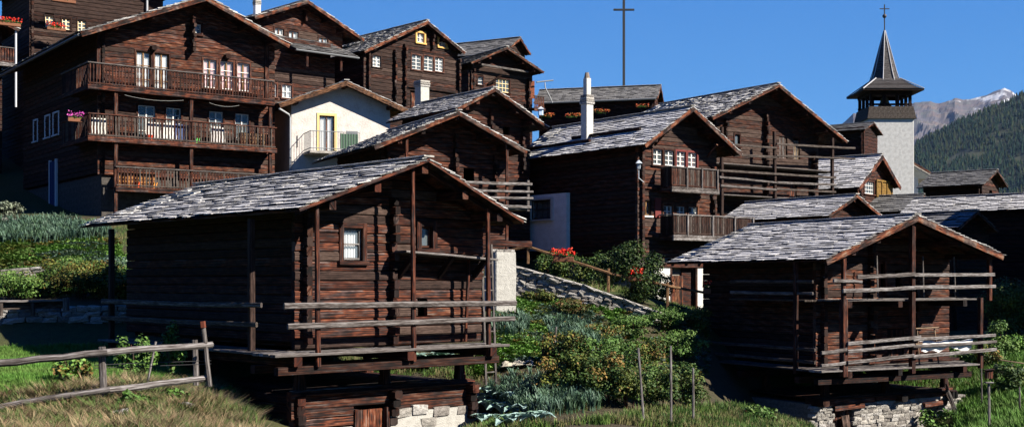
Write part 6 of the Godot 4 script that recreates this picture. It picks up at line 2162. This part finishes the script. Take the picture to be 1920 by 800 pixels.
	for q in [[222, 790, "pale boulder half buried in the bank's dry grass"], [352, 776, "pale stone in the dry grass under the fence"]]:
		var rk := thing("boulder", q[2], "boulder", on_ground(q[0], q[1], 15))
		put_mesh(stones[q[0] % 8], "rock", stone_mat(0), rk, Transform3D(Basis.from_scale(Vector3(0.24, 0.3, 0.22)), Vector3(0, 0.02, 0)))
	# fence plants
	for q in [[135, 728, 24, 0.4, 0.5, "small yellow-green shrub behind the fence near its left post", AUTUMN], [252, 722, 24.5, 0.48, 0.95, "leafy sapling bush behind the middle of the log fence", GREEN], [322, 716, 23.2, 0.42, 1.1, "taller leafy shrub with reddish leaves behind the fence's right end", GREEN + [Color(0.0828, 0.0472, 0.0118)]]]:
		var g := on_ground(q[0], q[1] - 6, q[2] - 3.5)
		bush("sapling", q[5], "shrub", g, Vector3(q[3], q[4] * 0.62, q[3]), 1300, 0.08, q[6] + LET, 5, 13)
	# by the chimney chalet: dark tree behind the path rail
	var tr := thing("shrub_tree", "dark leafy shrub tree behind the path rail in front of the chalet", "tree", on_ground(1185, 572, 40))
	var b := MB.new()
	leaves(b, Vector3(0, 1.15, -0.4), Vector3(1.3, 1.25, 1.0), 7000, 0.09, [Color(0.0207, 0.0413, 0.00828), Color(0.0354, 0.0531, 0.0118), Color(0.0148, 0.0295, 0.00708)], 26)
	put(b, "crown", leaf_mat(), tr, true)
	b = MB.new()
	b.tube(PackedVector3Array([Vector3(0, -0.3, -0.4), Vector3(0.05, 0.8, -0.4), Vector3(-0.1, 1.8, -0.45)]), 0.06, 7, 0.4)
	put(b, "trunk", wood(1), tr)
	for q in [[1035, 520, 47, 0.9, 0.6, "low dark shrub at the chalet's foot left of the geranium box"], [1090, 530, 47, 1.0, 0.7, "low dark shrub at the chalet's foot below the geranium box"], [1135, 540, 47, 0.9, 0.9, "dark shrub left of the shrub tree behind the railing"], [1235, 562, 46.5, 0.7, 0.7, "dark shrub between the shrub tree and the cellar wall"]]:
		var p := at(q[0], q[1], q[2])
		bush("foot_shrub", q[5], "shrub", Vector3(p.x, hgt(p.x, p.z) - 0.05, p.z), Vector3(q[3], q[4], 0.7), 2000, 0.09, DARKGREEN, 4, 18)
	# right edge
	for q in [[1905, 570, 54, 1.9, 2.1, "dark leafy shrub at the right edge beside the right granary", DARKGREEN], [1870, 640, 48, 1.1, 1.2, "slender green shrub touching the right granary's gallery end", GREEN], [1912, 660, 50, 0.8, 0.6, "bright green clump above the little stone wall at the right", FRESH], [1890, 760, 43, 0.9, 0.8, "dark weeds behind the right grass slope's post", DARKGREEN], [1850, 700, 47, 0.8, 0.7, "leafy weeds under the right granary's gallery end", AUTUMN], [1735, 716, 49, 1.4, 0.7, "leafy weeds seen under the right granary's deck", AUTUMN], [1600, 712, 51, 1.4, 0.5, "sunlit leaves glimpsed under the right granary's floor", FRESH], [1800, 720, 48, 1.0, 0.7, "green weeds behind the right granary's corner stilt", GREEN]]:
		var p := at(q[0], q[1], q[2])
		bush("wild_shrub", q[5], "shrub", Vector3(p.x, hgt(p.x, p.z) - 0.1, p.z), Vector3(q[3], q[4], q[3]) * 0.8, int(2400 * q[3] * q[4]) + 400, 0.095, q[6], 4, 18)
	var gp: Node3D = get_node("granary_001")
	bush("wall_shrub", "leafy green shrub growing against the right granary's rubble base", "shrub", gp.transform * Vector3(1.55, 0.55, -0.75), Vector3(0.75, 0.6, 0.4), 1300, 0.12, GREEN, 4, 12)
	for q in [[1420, 790, "low weeds left of the right granary's base", 0.7], [1490, 795, "low weeds at the corner of the right granary's base", 0.6]]:
		bush("wild_shrub", q[2], "shrub", on_ground(q[0], q[1], 28), Vector3(q[3], 0.22, q[3]), 700, 0.1, GREEN, 3, 12)


func geranium(called: String, label: String, where: Vector3, turn: float, w: float, cols: Array, n := 260, box := true) -> void:
	var t := thing(called, label, "flower box", where, turn)
	var b := MB.new()
	if box:
		b.beam(Vector3(-w / 2, 0.08, 0), Vector3(w / 2, 0.08, 0), 0.2, 0.18, 0.015)
		put(b, "trough", mat("terracotta", "", lin(0.13, 0.055, 0.03), 0.9), t)
	b = MB.new()
	leaves(b, Vector3(0, 0.25, 0), Vector3(w * 0.55, 0.16, 0.16), n, 0.06, GREEN, 10)
	put(b, "foliage", leaf_mat(), t, true)
	b = MB.new()
	for i in int(n * 0.16):
		var c := Vector3(rng.randf_range(-0.5, 0.5) * w * 1.1, rng.randf_range(0.24, 0.46), rng.randf_range(-0.1, 0.22))
		b.col = cols[rng.randi() % cols.size()] * rng.randf_range(0.7, 1.1)
		for k in 7:
			var d := Vector3(rng.randfn(), rng.randfn(), rng.randfn()).normalized()
			var s := d.cross(Vector3.UP).normalized() * 0.026
			var u := s.cross(d).normalized() * 0.026
			var p := c + d * 0.035
			b.quad(p - s, p + u, p + s, p - u)
	put(b, "blossom", vcol("petal", 0.7), t, true)


func build_small_things() -> void:
	oy = 0.0
	# log fence in front
	var f := thing("log_fence", "grey log fence with two long rails along the grassy bank", "fence", at(192, 735, 20.5))
	org = f.position
	bar("rail", f, grey_wood(1), rel(-60, 686, 19.7), rel(200, 661, 20.4), 0.12, 0.12, 6, 0.012, 0, 0.95, 0.035)
	bar("rail", f, grey_wood(0), rel(192, 661, 20.42), rel(397, 646, 21.8), 0.11, 0.11, 6, 0.012, 0, 1.0, 0.035)
	bar("rail", f, grey_wood(1), rel(-60, 772, 19.7), rel(205, 730, 20.4), 0.11, 0.11, 6, 0.012, 0, 0.95, 0.035)
	bar("rail", f, grey_wood(0), rel(200, 731, 20.45), rel(392, 708, 21.8), 0.11, 0.11, 6, 0.012, 0, 0.95, 0.035)
	bar("post", f, grey_wood(1), rel(193, 745, 20.6), rel(190, 650, 20.6), 0.1, 0.12, 3, 0.005, 0, 1.0, 0.02)
	bar("post", f, grey_wood(1), rel(367, 722, 22.0), rel(364, 637, 22.0), 0.09, 0.1, 3, 0.005, 0, 1.0, 0.02)
	bar("post", f, grey_wood(1), rel(393, 724, 21.7), rel(379, 603, 21.7), 0.075, 0.075, 3, 0.005, 0, 1.0, 0.02)
	bar("post_cap", f, mat("rust_red", "", lin(0.1, 0.028, 0.015), 0.9), rel(380.4, 614, 21.69), rel(379, 602, 21.69), 0.084, 0.084)
	bar("brace", f, grey_wood(0), rel(276, 716, 22.5), rel(291, 640, 22.6), 0.04, 0.04)
	var w := MB.new()
	for y in [690, 684]:
		w.tube(PackedVector3Array([rel(175, y, 20.9), rel(280, y - 4, 21.4), rel(395, y - 8, 21.8)]), 0.006, 4)
	put(w, "wire", mat("iron", "", lin(0.03, 0.03, 0.03), 0.5), f)

	# old pale beam wall at the left garden's foot
	var g := thing("garden_edge_fence", "low plank edging with a pale top board below the left garden", "fence", at(60, 580, 33))
	org = g.position
	bar("top_board", g, grey_wood(0), rel(-40, 566, 33), rel(118, 563, 34), 0.16, 0.06, 4, 0.005)
	bar("board", g, grey_wood(2), rel(-40, 575, 33.1), rel(116, 571, 34.1), 0.04, 0.2, 3, 0.004)
	bar("post", g, grey_wood(1), rel(123, 582, 33.9), rel(122, 558, 33.9), 0.14, 0.14)
	for x in [0, 60]:
		bar("post", g, grey_wood(2), rel(x, 592, 33.2 + x * 0.006), rel(x, 568, 33.2 + x * 0.006), 0.09, 0.09)

	var rw := thing("stone_wall", "shadowed stone retaining wall between the left garden and the lawn", "stone wall", at(60, 640, 34.4))
	org = rw.position
	stone_run(rw, rel(-60, 576, 34.2), rel(250, 572, 35.6), 1.3, 0.5, 0.34, 0.13)
	# retaining wall of the path, stone by stone
	var wall := thing("stone_wall", "dry stone retaining wall falling to the right below the path", "stone wall", at(1100, 560, 42.6))
	org = wall.position
	var a: Vector3 = rel(960, 500, 43.2)
	var m: Vector3 = rel(1095, 538, 42.7)
	var e: Vector3 = rel(1236, 588, 42.5)
	stone_run(wall, a, m, 1.15, 0.4, 0.27, 0.1)
	stone_run(wall, m, e, 0.95, 0.4, 0.27, 0.1)
	for i in 16:     # flat coping stones
		var q := i / 15.0
		var p := a.lerp(m, q * 2) if q < 0.5 else m.lerp(e, q * 2 - 1)
		put_mesh(stones[i % stones.size()], "coping_stone", stone_mat([0, 2][i % 2]), wall, Transform3D(Basis(Vector3.UP, -0.05) * Basis(Vector3.BACK, -0.28 if q < 0.5 else -0.36) * Basis.from_scale(Vector3(0.5, 0.1, 0.6)), p + Vector3(0, 0.04, -0.05)))
	# the path behind it
	var pb := MB.new()
	var P := [[960, 497, 43.35], [1095, 535, 42.95], [1236, 585, 42.8], [1300, 583, 44.5]]
	for i in P.size() - 1:
		var p0 := at(P[i][0], P[i][1], P[i][2])
		var p1 := at(P[i + 1][0], P[i + 1][1], P[i + 1][2])
		var n := 6
		for k in n:
			for j in 4:
				var Q := func(u: float, v: float) -> Vector3:
					var p := p0.lerp(p1, u)
					return p + Vector3(0, 0.02 * sin(u * 9 + v * 3), -v * 2.6)
				pb.quad(Q.call(float(k) / n, j / 4.0), Q.call(float(k + 1) / n, j / 4.0), Q.call(float(k + 1) / n, (j + 1) / 4.0), Q.call(float(k) / n, (j + 1) / 4.0))
	tag(put(pb, "path", world_mat("path_gravel", "stone", lin(0.7, 0.68, 0.64), 0.6), self), "", "", "", "structure")

	# path rail
	var pr := thing("path_railing", "honey-coloured wooden railing along the path above the stone wall", "railing", at(1140, 545, 43))
	org = pr.position
	var honey := mat("new_wood", "grey", lin(0.85, 0.52, 0.26), 0.8)
	for q in [[990, 494, 457, 43.4], [1141, 548, 503, 43.0], [1252, 580, 529, 43.2]]:
		bar("post", pr, honey, rel(q[0], q[1], q[3]), rel(q[0], q[2], q[3]), 0.1, 0.1, 1, 0, 0, 1.0, 0.02)
	for q in [[955, 470, 43.5, 990, 461, 43.4], [990, 462, 43.35, 1141, 511, 42.95], [1141, 512, 42.95, 1252, 535, 43.15], [1252, 536, 43.15, 1330, 550, 43.8]]:
		bar("rail", pr, honey, rel(q[0], q[1], q[2]), rel(q[3], q[4], q[5]), 0.08, 0.09, 3, 0.003, 0, 1.0, 0.025)
	var RED := [Color(0.7, 0.03, 0.02), Color(0.6, 0.06, 0.03)]
	geranium("flower_box", "red geranium box hanging on the path railing's upper part", at(1057, 490, 43.15), -0.1, 0.7, RED, 340)
	geranium("flower_box", "red geranium pot hanging on the path railing's middle", at(1192, 526, 43.0), -0.1, 0.5, RED, 280)
	geranium("flower_box", "red geraniums at the path railing's lower end by the dark granary", at(1326, 550, 43.7), 0, 0.25, RED, 60)
	geranium("flower_box", "scarlet geraniums below the cream-barred windows at the upper left", at(104, 57, 74.2), deg_to_rad(36), 1.1, RED, 420)
	geranium("flower_box", "scarlet geraniums on the balcony cut by the left edge", at(14, 48, 68.6), deg_to_rad(36), 1.3, RED, 420)
	geranium("flower_box", "pink and magenta petunias at the top edge above the cream-barred windows", at(118, 4, 74.0), deg_to_rad(36), 1.4, [Color(0.65, 0.12, 0.4), Color(0.6, 0.05, 0.2), Color(0.7, 0.1, 0.1)], 420)
	geranium("flower_box", "magenta petunias at the corner of the tall chalet's middle balcony", at(140, 228, 57.0), deg_to_rad(36), 0.7, [Color(0.4, 0.05, 0.28), Color(0.5, 0.1, 0.35)], 260)
	var ORANGE := [Color(0.45, 0.10, 0.03), Color(0.5, 0.18, 0.05), Color(0.35, 0.06, 0.03)]
	geranium("flower_box", "orange flowers under the long dark house's eave left of the tall chimney", at(1078, 224, 89), 0.0, 1.3, ORANGE, 420, false)
	geranium("flower_box", "orange flowers under the long dark house's eave right of the tall chimney", at(1125, 216, 90), 0.0, 1.3, ORANGE, 420, false)
	geranium("flower_box", "orange flowers beside the pale lantern left of the long dark house", at(1024, 224, 88), 0.0, 1.0, ORANGE, 360, false)
	geranium("flower_box", "orange flowers peeping over the slate ridge near the long house's right end", at(1205, 206, 91), 0.0, 0.9, ORANGE, 260, false)
	var lt := thing("lantern", "pale blue-white lantern beside the orange flowers at the long roof's left end", "lantern", at(1014, 216, 87))
	var b := MB.new()
	b.beam(Vector3(0, 0, 0), Vector3(0, 0.42, 0), 0.34, 0.34, 0.05)
	put(b, "glass_body", mat("pale_lantern", "", lin(0.4, 0.5, 0.65), 0.3), lt)
	b = MB.new()
	b.beam(Vector3(0, 0.42, 0), Vector3(0, 0.62, 0), 0.5, 0.5, 0.05, 1, 0, null, 0, 0.15)
	put(b, "hood", mat("lantern_metal", "", lin(0.3, 0.33, 0.36), 0.4), lt)

	# garden stakes
	for q in [[1208, 782, 1197, 652, 27.8, "grey leaning garden stake before the currant hedge"], [1259, 777, 1258, 648, 28.2, "straight grey garden stake right of the leaning one"], [1301, 772, 1300, 690, 29.5, "thin shaded stake beside the right granary's dark corner"], [1037, 660, 1043, 612, 33.5, "thin pale stick among the middle garden vegetables"], [95, 505, 97, 490, 42, "short pale stake left of the pair in the left garden"], [106, 548, 105, 493, 41, "longer pale stake in the left garden's raspberry row"], [140, 552, 146, 510, 40, "tilted pale stake in the left garden"], [1843, 770, 1841, 672, 42, "thin grey post beside the right granary's gallery end"], [1900, 755, 1899, 682, 43, "grey post on the right grass slope near the little wall"], [1914, 800, 1913, 725, 39, "grey post at the right edge of the grass slope"]]:
		var s := thing("stake", q[5], "stake", at(q[0], q[1], q[4]))
		bar("shaft", s, grey_wood(0 if q[4] < 35 else 1), Vector3(0, -0.3, 0), at(q[2], q[3], q[4]) - at(q[0], q[1], q[4]), 0.055, 0.055, 4, 0.006, 0, 0.9)
	# post with a lamp-like top at the right
	var lp2 := thing("bird_feeder", "grey post carrying a small roofed wooden box on the right grass slope", "post box", at(1857, 800, 38))
	org = lp2.position
	bar("post", lp2, grey_wood(0), Vector3(0, -0.5, 0), rel(1855, 718, 38), 0.07, 0.07)
	bar("tray", lp2, grey_wood(0), rel(1848, 717, 38), rel(1863, 717, 38), 0.2, 0.04)
	bar("box", lp2, wood(0), rel(1855.5, 709, 38), rel(1855.5, 694, 38), 0.2, 0.18)
	bar("roof_board", lp2, wood(7), rel(1847, 694, 38), rel(1864, 692, 38), 0.26, 0.03)
	# small walls
	var w2 := thing("stone_wall", "small tumbled stone wall in the left garden below the bare soil", "stone wall", at(35, 515, 40.5))
	org = w2.position
	stone_run(w2, rel(-30, 508, 40.2), rel(72, 500, 40.8), 0.5, 0.4, 0.3, 0.12)
	var w3 := thing("stone_wall", "short stone wall with a pale coping board at the right edge", "stone wall", at(1900, 690, 46))
	org = w3.position
	stone_run(w3, rel(1862, 682, 45.5), rel(1990, 700, 45.5), 0.75, 0.4, 0.3, 0.13)
	bar("coping_board", w3, mat("pale_wood", "grey", lin(0.95, 0.72, 0.5), 0.8), rel(1874, 674, 45.3), rel(1990, 692, 45.3), 0.3, 0.05)
	var w4 := thing("stone_wall", "low pale rock wall under the lavender bush at the left edge", "stone wall", at(20, 415, 54.5))
	org = w4.position
	stone_run(w4, rel(-40, 405, 54), rel(68, 412, 54.6), 0.4, 0.5, 0.4, 0.16)
	# fleece over seedlings
	var fl := thing("garden_fleece", "crumpled pale garden fleece lying in front of the dark water butt", "fleece", on_ground(985, 684))
	b = MB.new()
	for i in 14:
		for j in 6:
			var Q := func(u: int, v: int) -> Vector3:
				var x := (u / 14.0 - 0.5) * 1.25
				var z := (v / 6.0 - 0.5) * 0.9
				return Vector3(x + 0.03 * sin(v * 2.0), 0.1 + 0.06 * sin(u * 1.7 + v) * cos(v * 1.3) - 0.08 * absf(v / 3.0 - 1) - 0.06 * absf(u / 7.0 - 1), z)
			b.quad(Q.call(i, j + 1), Q.call(i + 1, j + 1), Q.call(i + 1, j), Q.call(i, j))
	put(b, "sheet", mat("fleece", "", lin(0.24, 0.22, 0.17), 0.95), fl)
	var bt := thing("water_butt", "dark round water barrel between the lettuce and the currant hedge", "barrel", on_ground(1032, 680))
	bt.scale = Vector3(0.8, 0.5, 0.8)
	b = MB.new()
	for i in 5:
		var prof := [[0.26, -0.1], [0.3, 0.3], [0.3, 0.6], [0.27, 0.85], [0.24, 0.85], [0.22, 0.6]]
		for j in 18:
			var a0 := TAU * j / 18
			var a1 := TAU * (j + 1) / 18
			var p: Array = prof[i]
			var s: Array = prof[i + 1]
			b.quad(Vector3(cos(a1) * p[0], p[1], sin(a1) * p[0]), Vector3(cos(a0) * p[0], p[1], sin(a0) * p[0]), Vector3(cos(a0) * s[0], s[1], sin(a0) * s[0]), Vector3(cos(a1) * s[0], s[1], sin(a1) * s[0]))
	put(b, "barrel_wall", mat("barrel_dark", "", lin(0.012, 0.013, 0.013), 0.6), bt)
	b = MB.new()
	for j in 18:
		var a0 := TAU * j / 18
		var a1 := TAU * (j + 1) / 18
		b.tri(Vector3(0, 0.7, 0), Vector3(cos(a1) * 0.25, 0.7, sin(a1) * 0.25), Vector3(cos(a0) * 0.25, 0.7, sin(a0) * 0.25))
	put(b, "water", mat("barrel_water", "", lin(0.01, 0.012, 0.01), 0.08), bt)


func _ready() -> void:
	rng.seed = 20240
	set_up_view()
	make_textures()
	make_slabs()
	for k in 8:
		stones.append(stone_mesh(k))
	build_ground()
	build_far()
	build_church()
	build_granary_near()
	build_granary_right()
	build_big_chalet()
	build_upper_chalets()
	build_middle_houses()
	build_gardens()
	build_small_things()
